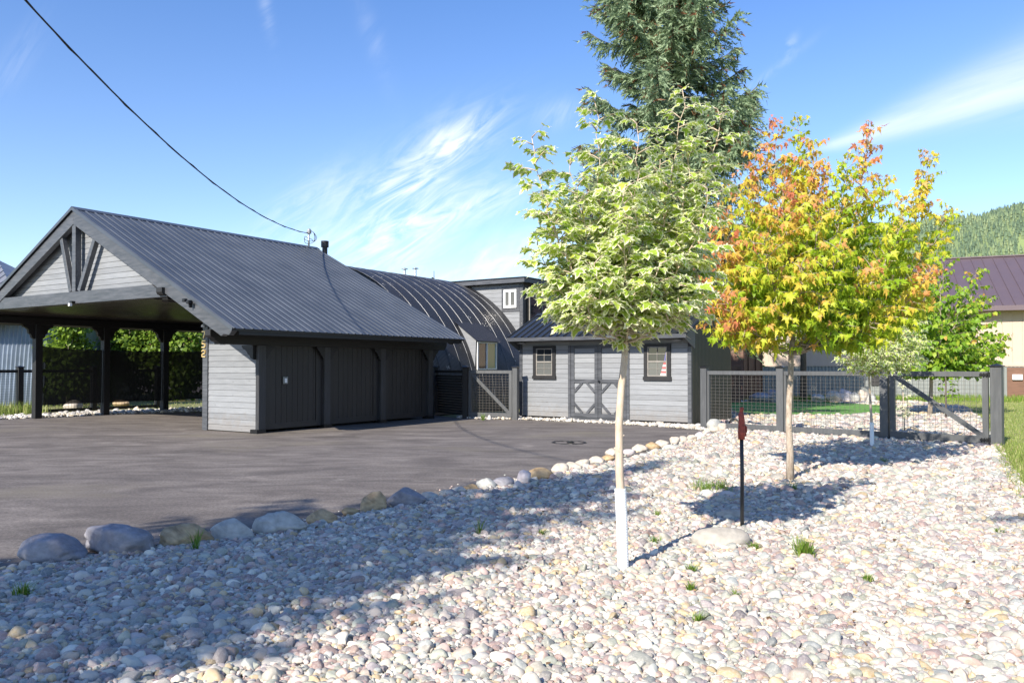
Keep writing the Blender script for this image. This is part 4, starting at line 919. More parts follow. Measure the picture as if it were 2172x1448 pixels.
# ================================================================ ROCKS
def make_rock(name, loc, dims, rz, mat, seed, rough=.25, sub=3, sink=.25, flat=0):
    import bmesh
    bm = bmesh.new(); bmesh.ops.create_icosphere(bm, subdivisions=sub, radius=1)
    sv = Vector((seed * 3.17, seed * 1.31, seed * .77)); planes = []
    r = random.Random(seed)
    for _ in range(10): planes.append((Vector((r.uniform(-1, 1), r.uniform(-1, 1), r.uniform(-.4, .8))).normalized(), r.uniform(.62, .86)))
    for v in bm.verts:
        p = v.co.copy(); n1 = mnoise.noise(p * 1.1 + sv); n2 = mnoise.noise(p * 3.3 + sv)
        p *= 1 + rough * n1 + rough * .3 * n2
        for pn, pd in planes:
            dd = p.dot(pn) - pd
            if dd > 0: p -= pn * dd * .8
        v.co = Vector((p.x * dims[0], p.y * dims[1], p.z * dims[2]))
    me = bpy.data.meshes.new(name); bm.to_mesh(me); bm.free(); me.materials.append(mat); me.polygons.foreach_set('use_smooth', [True] * len(me.polygons))
    o = bpy.data.objects.new(name, me); col.objects.link(o); o.location = (loc[0], loc[1], loc[2] + dims[2] * (1 - 2 * sink)); o.rotation_euler = (0, 0, rz); return o
ORD = 'first second third fourth fifth sixth seventh eighth ninth tenth eleventh twelfth thirteenth fourteenth fifteenth sixteenth seventeenth eighteenth nineteenth twentieth twenty-first twenty-second twenty-third twenty-fourth twenty-fifth twenty-sixth twenty-seventh twenty-eighth twenty-ninth thirtieth thirty-first thirty-second thirty-third thirty-fourth thirty-fifth thirty-sixth thirty-seventh thirty-eighth thirty-ninth fortieth'.split()
ROWS = [  # photo x of left/right edge, base y, height px, material, look
 (8, 165, 1200, 66, 'rock_purple', 'big rounded purple grey boulder'), (166, 328, 1180, 66, 'rock_purple', 'large domed purple grey boulder'), (334, 441, 1163, 50, 'rock_tan', 'tan blocky stone with brown stains'),
 (443, 533, 1150, 46, 'rock_grey', 'pale smooth grey stone'), (545, 648, 1137, 52, 'rock_grey', 'angular pale grey stone'), (648, 722, 1115, 34, 'rock_tan', 'cracked tan and black stone'), (724, 762, 1094, 18, 'rock_tan', 'low orange brown stone'),
 (765, 826, 1086, 40, 'rock_tan', 'dark veined brown stone'), (823, 898, 1077, 40, 'rock_purple', 'upright purple grey stone'), (897, 932, 1062, 16, 'rock_grey', 'low grey stone'), (935, 963, 1056, 16, 'rock_grey', 'small grey stone'), (962, 990, 1051, 18, 'rock_grey', 'round grey green stone'),
 (985, 1018, 1046, 16, 'rock_tan', 'flat brown stone'), (1014, 1055, 1040, 22, 'rock_grey', 'smooth pale green grey stone'), (1052, 1096, 1036, 20, 'rock_purple', 'oval blue grey stone'), (1097, 1130, 1030, 28, 'rock_pink', 'upright pinkish stone'),
 (1122, 1176, 1022, 26, 'rock_tan', 'knobbly tan stone'), (1172, 1208, 1006, 22, 'rock_cream', 'cream stone'), (1200, 1232, 1000, 18, 'rock_cream', 'pale round stone'), (1224, 1256, 994, 18, 'rock_cream', 'yellowish cream stone'), (1252, 1284, 987, 16, 'rock_cream', 'small white stone'),
 (1282, 1308, 976, 10, 'rock_tan', 'low orange stone'), (1288, 1325, 968, 14, 'rock_cream', 'flat cream stone'), (1322, 1348, 966, 12, 'rock_pink', 'small pinkish stone'), (1345, 1376, 958, 14, 'rock_cream', 'tan cream stone'), (1374, 1400, 952, 12, 'rock_tan', 'tan stone with dark spots'), (1394, 1422, 949, 14, 'rock_cream', 'pale cream stone'),
 (1422, 1446, 942, 13, 'rock_cream', 'yellow cream stone'), (1444, 1462, 938, 12, 'rock_cream', 'small pale stone'), (1460, 1480, 933, 10, 'rock_cream', 'bleached stone'), (1478, 1498, 928, 10, 'rock_pink', 'light pink stone'), (1494, 1512, 922, 10, 'rock_cream', 'white chip of stone'), (1508, 1530, 917, 12, 'rock_cream', 'round white stone')]
for i, (x0, x1, yb, hp, mt, look) in enumerate(ROWS):
    P = gp((x0 + x1) / 2, yb); w = (x1 - x0) / FPX * P.y / 2 * 1.06; h = hp / FPX * P.y * .78
    dr = .75 if i > 8 else .7
    P = P + Vector((-.02, w * dr * .6, 0))
    o = make_rock('edging_stone', (P.x, P.y, .0), (w * (1.04 if i < 9 else 1.12), w * dr * (.85 if i < 9 else 1), h * (.72 if i < 9 else .86)), .12 * ((i * 7) % 5 - 2), M[mt], i + 1, .34, 4 if i < 9 else 3, .12)
    tag(o, f'{look}, {ORD[i]} from left in the driveway edging', 'stone', 'stones edging the asphalt driveway')
for i, (x0, x1, yb, hp, Y, mt, look) in enumerate([
    (1497, 1532, 914, 30, 18.9, 'rock_grey', 'broad white boulder at the shed corner, nearest the fence post'), (1520, 1545, 921, 26, 18.3, 'rock_cream', 'chunky cream boulder where the stone edging meets the fence'),
    (1522, 1538, 901, 12, 20.3, 'rock_grey', 'small blue grey boulder just inside the fence near the shed'), (1541, 1570, 899, 16, 20.8, 'rock_tan', 'tan square boulder inside the fence near the shed'),
    (1885, 1903, 932, 14, 15.9, 'rock_grey', 'pale round stone at the foot of the gate latch post')]):
    c = at((x0 + x1) / 2, yb, Y); w = (x1 - x0) / FPX * Y / 2; h = hp / FPX * Y / 2
    tag(make_rock('boulder', (c.x, c.y, 0), (w, w * .8, h), .3 * i, M[mt], 60 + i, .22, 3, .1), look, 'boulder')
for i, (x0, x1, yt, mt, look) in enumerate([(1590, 1632, 826, 'rock_purple', 'dark shaded boulder left of the boulder pile'), (1628, 1648, 818, 'rock_purple', 'dark tall boulder left of the conifer trunk'), (1655, 1668, 838, 'rock_grey', 'low grey boulder in tree shade'), (1720, 1750, 832, 'rock_grey', 'flat shaded slab between conifer trunk and boulder pile'),
    (1756, 1782, 824, 'rock_cream', 'leftmost white boulder of the pile'), (1778, 1802, 818, 'rock_pink', 'pink white boulder in middle of the pile'), (1800, 1824, 826, 'rock_grey', 'grey white boulder in the pile'), (1822, 1842, 820, 'rock_cream', 'tall cream boulder in the pile'), (1836, 1856, 828, 'rock_grey', 'rightmost green grey boulder of the pile')]):
    Y = 33.5; c = at((x0 + x1) / 2, 850, Y); w = (x1 - x0) / FPX * Y / 2 * 1.35; h = (853 - yt) / FPX * Y / 2 * .95
    tag(make_rock('boulder', (c.x, c.y, 0), (w, w * .8, h), .2 * (i % 4), M[mt], 80 + i, .35, 3, .08), look, 'boulder', 'boulders at the far side of the artificial lawn')
c = at(155, 866, 27.5); tag(make_rock('boulder', (c.x, c.y, 0), (.32, .28, .2), 0, M['rock_cream'], 99, .2, 3, .1), 'pale boulder on gravel behind the first shade screen', 'boulder')
c = at(255, 858, 30); tag(make_rock('boulder', (c.x, c.y, 0), (.35, .25, .14), 0, M['rock_tan'], 98, .2, 3, .1), 'low tan boulder behind the middle shade screen', 'boulder')
P = gp(1527, 1158); tag(make_rock('flat_rock', (P.x, P.y, 0), (.27, .17, .10), .1, M['slab'], 120, .12, 4, .2), 'large flat pale rock sunk in pebbles in front of the red topped post', 'rock')
P = gp(1565, 1106); tag(make_rock('flat_rock', (P.x - .03, P.y + .12, 0), (.19, .12, .075), .3, M['slab'], 121, .12, 4, .2), 'smaller flat rock just behind the red topped post', 'rock')

# ================================================================ PEBBLES
def in_poly(x, y, poly):
    c = np.zeros(x.shape, bool); n = len(poly); j = n - 1
    for i in range(n):
        xi, yi = poly[i][0], poly[i][1]; xj, yj = poly[j][0], poly[j][1]
        if yi != yj: c ^= ((yi > y) != (yj > y)) & (x < (xj - xi) * (y - yi) / (yj - yi) + xi)
        j = i
    return c
def pebble_group():
    ng = bpy.data.node_groups.new('scatter_pebbles', 'GeometryNodeTree')
    ng.interface.new_socket('Geometry', in_out='INPUT', socket_type='NodeSocketGeometry'); ng.interface.new_socket('Geometry', in_out='OUTPUT', socket_type='NodeSocketGeometry')
    ng.interface.new_socket('Material', in_out='INPUT', socket_type='NodeSocketMaterial')
    L = ng.links.new; gi = ng.nodes.new('NodeGroupInput'); go = ng.nodes.new('NodeGroupOutput')
    join = ng.nodes.new('GeometryNodeJoinGeometry'); 
    for k in range(6):
        ico = ng.nodes.new('GeometryNodeMeshIcoSphere'); ico.inputs['Radius'].default_value = 1; ico.inputs['Subdivisions'].default_value = 3
        sp = ng.nodes.new('GeometryNodeSetPosition'); pos = ng.nodes.new('GeometryNodeInputPosition')
        nz = ng.nodes.new('ShaderNodeTexNoise'); nz.noise_dimensions = '4D'; nz.inputs['W'].default_value = k * 3.7; nz.inputs['Scale'].default_value = .55; nz.inputs['Detail'].default_value = 1.5
        L(pos.outputs[0], nz.inputs['Vector'])
        sub = ng.nodes.new('ShaderNodeVectorMath'); sub.operation = 'SUBTRACT'; sub.inputs[1].default_value = (.5, .5, .5); L(nz.outputs['Color'], sub.inputs[0])
        sc_ = ng.nodes.new('ShaderNodeVectorMath'); sc_.operation = 'SCALE'; sc_.inputs['Scale'].default_value = 1.9; L(sub.outputs[0], sc_.inputs[0])
        L(ico.outputs[0], sp.inputs['Geometry']); L(sc_.outputs[0], sp.inputs['Offset'])
        ss = ng.nodes.new('GeometryNodeSetShadeSmooth'); L(sp.outputs[0], ss.inputs[0])
        sm = ng.nodes.new('GeometryNodeSetMaterial'); L(ss.outputs[0], sm.inputs[0]); L(gi.outputs['Material'], sm.inputs['Material'])
        gti = ng.nodes.new('GeometryNodeGeometryToInstance'); L(sm.outputs[0], gti.inputs[0]); L(gti.outputs[0], join.inputs[0])
    iop = ng.nodes.new('GeometryNodeInstanceOnPoints'); iop.inputs['Pick Instance'].default_value = True
    m2p = ng.nodes.new('GeometryNodeMeshToPoints'); L(gi.outputs['Geometry'], m2p.inputs[0])
    L(m2p.outputs[0], iop.inputs['Points']); L(join.outputs[0], iop.inputs['Instance'])
    def na(nm, typ):
        a = ng.nodes.new('GeometryNodeInputNamedAttribute'); a.data_type = typ; a.inputs['Name'].default_value = nm; return a.outputs['Attribute']
    L(na('pscl', 'FLOAT_VECTOR'), iop.inputs['Scale']); L(na('prot', 'FLOAT_VECTOR'), iop.inputs['Rotation']); L(na('pidx', 'INT'), iop.inputs['Instance Index'])
    L(iop.outputs[0], go.inputs[0]); return ng
PG = pebble_group()
def pebbles(name, pts, size, pal, label, seed, flat=.62, jitter=.55, z0=.012):
    r = np.random.default_rng(seed); n = len(pts)
    me = bpy.data.meshes.new(name); me.vertices.add(n)
    s = size * np.exp(r.normal(0, .42, n)) / 2; s = np.clip(s, size * .22, size * 1.5)
    el = r.uniform(.62, .95, n); fl = flat * r.uniform(.75, 1.2, n)
    z = z0 + r.uniform(0, 1, n) ** 1.4 * size * jitter
    co = np.stack([pts[:, 0], pts[:, 1], z], 1)
    me.vertices.foreach_set('co', co.astype(np.float32).ravel())
    def put(nm, typ, arr, key='vector'):
        a = me.attributes.new(nm, typ, 'POINT'); a.data.foreach_set(key, arr)
    put('pscl', 'FLOAT_VECTOR', np.stack([s * 1.15, s * 1.15 * el, s * 1.15 * fl], 1).astype(np.float32).ravel())
    put('prot', 'FLOAT_VECTOR', np.stack([r.normal(0, .38, n), r.normal(0, .38, n), r.uniform(0, 6.28, n)], 1).astype(np.float32).ravel())
    put('pidx', 'INT', r.integers(0, 6, n).astype(np.int32), 'value')
    pal = np.array(pal); w = np.ones(len(pal)); cidx = r.choice(len(pal), n, p=w / w.sum()); c = pal[cidx] * r.uniform(.62, 1.32, n)[:, None]
    c = np.clip(c, 0, .85)
    put('pcol', 'FLOAT_COLOR', np.concatenate([c, np.ones((n, 1))], 1).astype(np.float32).ravel(), 'color')
    o = bpy.data.objects.new(name, me); col.objects.link(o); me.materials.append(M['pebble'])
    md = o.modifiers.new('scatter', 'NODES'); md.node_group = PG
    for it in PG.interface.items_tree:
        if it.name == 'Material' and it.in_out == 'INPUT': md[it.identifier] = M['pebble']
    tag(o, label, 'gravel', kind='stuff'); return o
def grid(x0, x1, y0, y1, sp, r):
    X, Y = np.meshgrid(np.arange(x0, x1, sp), np.arange(y0, y1, sp * .9)); X = X + (np.arange(X.shape[0]) % 2)[:, None] * sp / 2
    p = np.stack([X.ravel(), Y.ravel()], 1); return p + r.uniform(-.42, .42, p.shape) * sp
def keep(p, poly, m=.0): return p[in_poly(p[:, 0], p[:, 1], poly)]
r = np.random.default_rng(11)
edge_poly = [(x + .10, y - .06) for x, y in EDGE]
right = [(2.35, 2.0), (6.0, 9.44), (7.45, 12.15), (8.95, 14.85)]
near = [(-6, 2.2), (2.5, 2.2)] + right + [(4.75, 19.1)] + edge_poly[::-1][:-3] + [(-6, 5.2)]
A_ = grid(-6, 10, 2.2, 9.0, .0245, r); B_ = grid(-3, 10, 9.0, 19.3, .041, r)
A_ = keep(A_, near); B_ = keep(B_, near)
def vis(p, mar=.35): return p[np.abs(p[:, 0]) < p[:, 1] * .66 + mar + .5]
A_ = vis(A_); B_ = vis(B_)
def outside(p, c, rx, ry): return p[((p[:, 0] - c[0]) / rx) ** 2 + ((p[:, 1] - c[1]) / ry) ** 2 > 1]
Pf = gp(1527, 1158); A_ = outside(A_, Pf, .25, .15)
pebbles('river_pebbles', np.concatenate([A_]), .0355, PAL, 'loose multicoloured river pebbles covering the foreground bed', 1)
st_ = []
for _k in range(420):
    i_ = r.integers(3, len(EDGE) - 1); u_ = r.random(); a_ = np.array(EDGE[i_]); b_ = np.array(EDGE[i_ + 1]); st_.append(a_ + (b_ - a_) * u_ + np.array([-.7, .55]) * abs(r.normal(0, .22)))
pebbles('stray_pebbles', np.array(st_), .02, PAL, 'stray pebbles scattered on the asphalt along the stone edging', 6, z0=.001, jitter=.05)
pebbles('river_pebbles', B_, .050, PAL, 'sunlit river pebbles between the stone edging and the wire fence', 2)
ypoly = [(4.7, 19.35), (9.1, 15.2), (12.5, 21.5), (16.5, 29.5), (16.8, 33.5), (10, 35.5), (7.4, 29), (5.0, 20.2)]
C_ = keep(grid(4.5, 17, 15, 34, .075, r), ypoly); C_ = C_[~in_poly(C_[:, 0], C_[:, 1], tp)]
pebbles('yard_pebbles', C_, .075, PAL, 'pale pebbles covering the yard behind the wire fence', 3, z0=.0)
D_ = keep(grid(-2, 6, 18, 25, .05, r), white_pts)
pebbles('pale_gravel', D_, .05, WPAL, 'white gravel strip along the front of the shed', 4)
E_ = keep(grid(-18, -4, 16, 32, .075, r), strip_pts); pebbles('pale_gravel', E_, .07, WPAL, 'pale gravel border under the far side of the carport', 5)

# ================================================================ DRAIN, MARKER POST
dp = at(1207, 938, 15.9)
t = thing('drain_cover', 'round dark recessed drain ring with small cap in the asphalt', 'drain', (dp.x, dp.y, .004), .1)
m = MB(); n = 40
vs = []; 
for k in range(n):
    a = 2 * math.pi * k / n; r0 = .30 + .012 * math.sin(k * 3.1); r1 = .335 + .012 * math.sin(k * 1.7)
    for rr, z in ((r0, .001), (r0 + .004, .010), (r1 - .004, .010), (r1, .001)): vs.append((rr * math.cos(a), rr * math.sin(a) * 1.05, z))
m.add(vs, [[k * 4 + j, ((k + 1) % n) * 4 + j, ((k + 1) % n) * 4 + j + 1, k * 4 + j + 1] for k in range(n) for j in range(3)]); m.build('ring', M['black'], t)
m = MB(); m.lathe([(.075, .0), (.075, .018), (.06, .022)], (.02, -.05, 0), 20); m.box(-.02, .06, -.06, -.04, .02, .034); m.build('cap', M['blackmetal'], t)

P = gp(1574, 1124)
t = thing('marker_post', 'slim black metal post with a rough rust red top', 'post', (P.x, P.y, 0), .2)
m = MB(); m.tube([(0, 0, -.05), (.004, 0, .5), (0, 0, .86)], .0175, 12); m.build('rod', M['rod'], t, smooth=True)
m = MB(); m.tube([(0, 0, .83), (0, 0, .9), (.002, 0, 1.0), (-.003, 0, 1.06), (0, 0, 1.085)], [.031, .033, .029, .026, .016], 12); m.tube([(-.004, .0, 1.075), (.004, 0, 1.11), (.012, 0, 1.125)], [.014, .021, .010], 8)
m.tube([(.03, 0, .88), (.046, 0, .90), (.045, 0, .94), (.03, 0, .955)], .011, 6); m.box(.02, .045, -.01, .01, .855, .88); o = m.build('red_head', M['rust'], t, smooth=True)

# ================================================================ TREES
def unit(v): return v / np.maximum(1e-9, np.linalg.norm(v, axis=-1, keepdims=True))
HALF = [(.0, .02), (.10, -.04), (.26, -.10), (.24, .03), (.50, .06), (.38, .20), (.45, .28), (.66, .50), (.50, .50), (.42, .60), (.28, .54), (.20, .60), (.22, .74), (.12, .84), (.0, 1.06)]
OUTL = HALF + [(-x, y) for x, y in HALF[-2:0:-1]]
def leaves(name, P, F, Nn, S, rnd, mat, parent, detail=2, droop=.35):
    """P position, F forward, Nn normal, S size"""
    F = unit(F); Nn = unit(Nn - F * (Nn * F).sum(-1, keepdims=True)); Rr = np.cross(F, Nn)
    if detail == 2: out = np.array(OUTL)
    elif detail == 1:
        hf = [(.16, -.10), (.18, .06), (.50, .02), (.30, .22), (.44, .30), (.72, .58), (.40, .48), (.20, .52), (.24, .74), (.12, .76)]; out = np.array([(0, 0)] + hf + [(0, 1.1)] + [(-a, b) for a, b in hf[::-1]])
    else: out = np.array([(0, 0), (.4, .1), (.52, .55), (0, 1.05), (-.52, .55), (-.4, .1)])
    c = np.array([0, .38]); n = len(out)
    if detail == 2:
        loc = np.concatenate([[c], c + (out - c) * .66, out]); va = np.array([0.] + [0.] * n + [1.] * n)
        f = [(0, 1 + i, 1 + (i + 1) % n) for i in range(n)]
        for i in range(n):
            j = (i + 1) % n; f += [(1 + i, 1 + n + i, 1 + n + j), (1 + i, 1 + n + j, 1 + j)]
    else:
        loc = np.concatenate([[c], out]); va = np.array([0.] + [1.] * n); f = [(0, 1 + i, 1 + (i + 1) % n) for i in range(n)]
    f = np.array(f); x, y = loc[:, 0], loc[:, 1]; N_ = len(P)
    dr = droop * (.5 + rng.random(N_)); fold = rng.uniform(.0, .5, N_)
    zz = -dr[:, None] * (y[None] ** 2) + fold[:, None] * np.abs(x)[None] * .6 + .05 * np.sin(x * 9 + y * 7)[None]
    V_ = P[:, None] + S[:, None, None] * (Rr[:, None] * x[None, :, None] + F[:, None] * y[None, :, None] + Nn[:, None] * zz[:, :, None])
    F_ = (f[None] + (np.arange(N_) * len(loc))[:, None, None]).reshape(-1, 3)
    return fastmesh(name, V_.reshape(-1, 3), F_, mat, parent, vattr=np.tile(va, N_), fattr=np.repeat(rnd, len(f)))
def bez(p0, p1, p2, p3, n):
    t = np.linspace(0, 1, n)[:, None]; p0, p1, p2, p3 = map(np.array, (p0, p1, p2, p3))
    return (1 - t) ** 3 * p0 + 3 * (1 - t) ** 2 * t * p1 + 3 * (1 - t) * t * t * p2 + t ** 3 * p3
def maple(name, label, base, trunk, fork, leaders, leaf, size, bark, r0, twig_n, twig_l, per, matleaf, tipred=0., zmin=0., droop=.35, detail=2, seed=1, bare=.12, up=.35, lowcol=(.1, .6), flat=1.0, group=None, spread=1.0):
    """trunk: list of world points; leaders: (tip point, start fraction along fork list)"""
    r = np.random.default_rng(seed); bx = Vector(base)
    t = thing(name, label, 'tree', bx, 0, group); B_ = np.array(bx)
    tr = np.array([np.array(p) - B_ for p in trunk]); nt_ = len(tr)
    m = MB(); rad = [r0 * (1.12 - .45 * i / (nt_ - 1)) for i in range(nt_)]; rad[0] *= 1.15
    m.tube(tr, rad, 12)
    for k in range(12):                                    # knots
        u = r.random() * .9; i = int(u * (nt_ - 1)); p = tr[i] + (tr[i + 1] - tr[i]) * (u * (nt_ - 1) - i); a = r.random() * 6.28; d = np.array([math.cos(a), math.sin(a), .3])
        m.tube([p + d * r0 * .5, p + d * r0 * 1.25], [r0 * .4, r0 * .15], 6)
    m.build('trunk', bark, t, smooth=True)
    br = MB(); LP, LF, LN, LS_, LR = [], [], [], [], []
    axis = tr[-1]
    cen = np.mean([np.array(q[0]) for q in leaders], 0) - B_
    for tip, f0 in leaders:
        loff = (r.choice([.15, .3, .5]) if tip[0] - base[0] < -.15 else r.choice([0, 0, .12, .3, .4])) if tipred > .5 else 0
        tip = np.array(tip) - B_
        st = tr[-1] if f0 >= 1 else tr[int(f0 * (nt_ - 1))]
        d = tip - st; h = d.copy(); h[2] = 0; L_ = np.linalg.norm(d)
        c1 = st + h * .42 + np.array([0, 0, d[2] * .16]); c2 = st + h * .88 + np.array([0, 0, d[2] * .52])
        n = max(8, int(L_ / .08)); path = bez(st, c1, c2, tip, n); path[1:-1] += r.normal(0, .012, (n - 2, 3)) * L_ ** .5
        rr = r0 * .55 * (L_ / 2.2) ** .5; br.tube(path, [max(.003, rr * (1 - .93 * (i / (n - 1)) ** .8)) for i in range(n)], 6)
        nt2 = int(twig_n * L_)
        for k in range(nt2 + 1):
            u = bare + (1 - bare) * (k / nt2) ** .9 if nt2 else 1; i = min(n - 2, int(u * (n - 1))); p = path[i] + (path[i + 1] - path[i]) * (u * (n - 1) - i); dd = unit(path[min(n - 1, i + 1)] - path[max(0, i - 1)])
            a = k * 2.4 + r.random(); o1 = unit(np.cross(dd, [0.3, .2, 1.0])); o2 = np.cross(dd, o1); side = o1 * math.cos(a) + o2 * math.sin(a)
            tl = twig_l * (.22 + .78 * (1 - u) ** .6) * r.uniform(.55, 1.25) * spread + .03 * (leaf > .1) + .02
            td = unit(side + dd * .45 + np.array([0, 0, up])); e = p + td * tl; e[2] -= .06 * tl
            mid = (p + e) / 2 + np.array([0, 0, .05 * tl])
            zl = zmin + .28 * max(0, float(np.linalg.norm((p - axis)[:2])) - .3) * (zmin > 1.7)
            if tl > .08 and e[2] > zl - .05: br.tube([p, mid, e], [.006 * (1 + tl), .004, .002], 4)
            q_n = max(1, int(per * tl / twig_l + .7))
            for q in range(q_n + 1):
                w = 1 - .75 * q / (q_n + .01); pp = p * (1 - w) + e * w if tl > .08 else p + r.normal(0, .02, 3)
                if pp[2] < zl + .12 * r.random(): continue
                for s_ in (-1, 1) if q else (0,):
                    if zmin > 0 and tl < .0: continue
                    ld = unit(td * np.array([1, 1, .2]) + np.cross(td, [0, 0, 1]) * s_ * r.uniform(.6, 1.3) + r.normal(0, .25, 3)); ld[2] = ld[2] * .4 - .1 * droop / .35
                    sz = size * r.uniform(.6, 1.15) * (1 - .35 * u ** 4); pet = ld * size * .45; pet[2] += size * .12
                    if detail >= 1 and sz > .07: br.tube([pp, pp + pet], .0012, 3)
                    LP.append(pp + pet); LF.append(ld + np.array([0, 0, -.25 * droop / .35])); LN.append(np.array([0, 0, flat]) + r.normal(0, .35, 3)); LS_.append(sz)
                    x = r.uniform(*lowcol); out = np.linalg.norm((pp - axis)[:2]); x += tipred * (max(0, u - .45) * .95 + loff * u + .35 * mnoise.noise(Vector(tuple(pp * 1.4 + 3)))) + (.3 * tipred if r.random() < .04 else 0)
                    LR.append(min(1, max(0, x)))
        for q in range(9 if detail else 5):
            i = n - 1 - q * max(1, n // 28); pp = path[max(0, i)]; a = q * 2.4; ld = np.array([math.cos(a), math.sin(a), r.uniform(-.1, .5)]) * size * .4
            LP.append(pp + ld); LF.append(ld + np.array([0, 0, -.02])); LN.append(np.array([0, 0, flat]) + r.normal(0, .4, 3)); LS_.append(size * (.55 + .06 * q)); LR.append(min(1, r.uniform(*lowcol) + tipred * .6))
    br.build('branches', bark, t, smooth=True)
    leaves('crown', np.array(LP), np.array(LF), np.array(LN), np.array(LS_), np.array(LR), matleaf, t, detail, droop)
    return t, len(LP)

# --- variegated maple in the foreground
b = gp(1322, 1214)
Y = b.y
tr = [b, at(1319, 1100, Y), at(1314, 1000, Y), at(1313, 900, Y), at(1318, 820, Y + .01), at(1325, 760, Y), at(1326, 726, Y), at(1325, 708, Y)]
L1 = [((1128, 292), -.1, .3), ((1262, 218), .05, .0), ((1447, 188), -.05, 0), ((1522, 232), .15, 0), ((1350, 262), -.35, 0), ((1210, 330), .3, 0), ((1400, 310), .35, 0), ((1160, 420), -.3, 0), ((1500, 400), -.3, 0), ((1140, 520), .1, 0), ((1325, 400), -.55, 0),
      ((1175, 590), -.15, 0), ((1170, 640), .25, 0), ((1490, 560), .2, 0), ((1500, 600), -.1, 0), ((1450, 640), -.35, 0), ((1245, 650), -.4, 0), ((1260, 560), -.6, 0), ((1400, 560), -.62, 0), ((1330, 500), .6, 0), ((1230, 470), .5, 0), ((1430, 470), .5, 0), ((1340, 610), -.5, 0), ((1300, 330), .0, 0), ((1470, 300), .0, 0), ((1225, 395), -.1, 0), ((1370, 440), 0, 0)]
t1, n1 = maple('variegated_maple', 'young cream and green variegated maple with white trunk guard in foreground', b, tr, None, [(at(p[0], p[1], Y + dy), 1 if p[1] < 600 else .86) for p, dy, _ in L1], .2, .108, M['bark_pale'], .031, 16, .19, 4, M['leaf_var'], 0, 1.74, .3, 2, 5, .14, .1, (.05, .9), flat=1.5)
def guard(parent, base, tr, h, r, n=60):
    m = MB(); pts, rad = [], []; tot = h
    B_ = np.array(base); P0 = np.array(tr[0]) - B_; P1 = np.array(tr[1]) - B_; P2 = np.array(tr[2]) - B_
    for i in range(n + 1):
        z = h * i / n; p = P0 + (P1 - P0) * (z / max(.01, (P1 - P0)[2])) if z < P1[2] else P1 + (P2 - P1) * ((z - P1[2]) / max(.01, (P2 - P1)[2])); pts.append((p[0], p[1], z - .02)); rad.append(r * (1 + .035 * (i % 2)))
    m.tube(pts, rad, 18, caps=True); m.build('trunk_guard', M['white'], parent, smooth=False)
guard(t1, b, tr, .63, .041, 64)

# --- maple turning orange
b = gp(1676, 1022); Y = b.y
tr = [b, at(1676, 960, Y), at(1673, 900, Y), at(1674, 850, Y), at(1677, 800, Y), at(1678, 750, Y), at(1684, 690, Y), at(1690, 640, Y)]
L2 = [((1692, 255), 0, 1), ((1641, 258), .1, 1), ((1725, 300), -.2, 1), ((1600, 320), -.3, 1), ((1560, 378), .3, 1), ((1745, 355), .3, 1), ((1842, 268), .1, .9), ((1800, 330), -.5, .9), ((1872, 375), .2, .9), ((1970, 322), .0, .75), ((1925, 420), -.4, .75), ((2008, 440), .2, .75), ((1520, 440), -.3, .9), ((1490, 500), .3, .9),
      ((1480, 590), -.2, .75), ((1500, 650), .1, .75), ((1530, 620), -.8, .75), ((1560, 680), -.5, .75), ((1975, 570), -.2, .75), ((1950, 640), .3, .75), ((1880, 650), -.5, .75), ((1790, 670), -.8, .75), ((1720, 680), .7, .75), ((1640, 650), -1.0, .9), ((1700, 560), -1.3, .9), ((1780, 520), -1.2, .9), ((1620, 500), -1.2, .9),
      ((1850, 560), -.9, .9), ((1660, 400), -.8, 1), ((1740, 420), -.8, 1), ((1820, 440), .7, .9), ((1700, 450), 1.0, 1), ((1600, 450), 1.0, 1), ((1560, 560), 1.1, .9), ((1800, 600), 1.1, .9), ((1900, 520), .8, .9), ((1680, 340), .4, 1), ((1620, 620), .2, .9), ((1745, 630), -1.1, .9), ((1840, 640), .2, .75), ((1780, 430), .1, 1), ((1545, 520), -.4, .9)]
t2, n2 = maple('turning_maple', 'taller maple with lime leaves turning orange and red, behind the marker post', b, tr, None, [(at(p[0], p[1], Y + dy), f) for p, dy, f in L2], .15, .088, M['bark_grey'], .042, 19, .37, 5, M['leaf_red'], .56, 1.68, .9, 1, 9, .2, .25, (.16, .54), flat=.5)

# --- small variegated maple by the gate
b = gp(1850, 951); Y = b.y
tr = [b, at(1849, 900, Y), at(1846, 850, Y), at(1844, 820, Y), at(1843, 792, Y)]
L3 = [((1880, 632), 0), ((1850, 650), .3), ((1920, 650), -.2), ((1945, 680), .2), ((1955, 720), 0), ((1940, 760), -.3), ((1800, 770), 0), ((1815, 700), .2), ((1850, 700), -.6), ((1890, 720), -.7), ((1870, 760), -.6), ((1910, 700), .6), ((1795, 735), -.2), ((1830, 740), .5), ((1900, 770), .3)]
t3, n3 = maple('variegated_maple', 'small bushy cream variegated maple with white guard beside the fence', b, tr, None, [(at(p[0], p[1], Y + dy), 1) for p, dy in L3], .1, .09, M['bark_pale'], .024, 20, .40, 5, M['leaf_var'], 0, 1.35, .4, 2, 12, .2, .15, (.1, .95))
guard(t3, b, tr, .50, .036, 50)

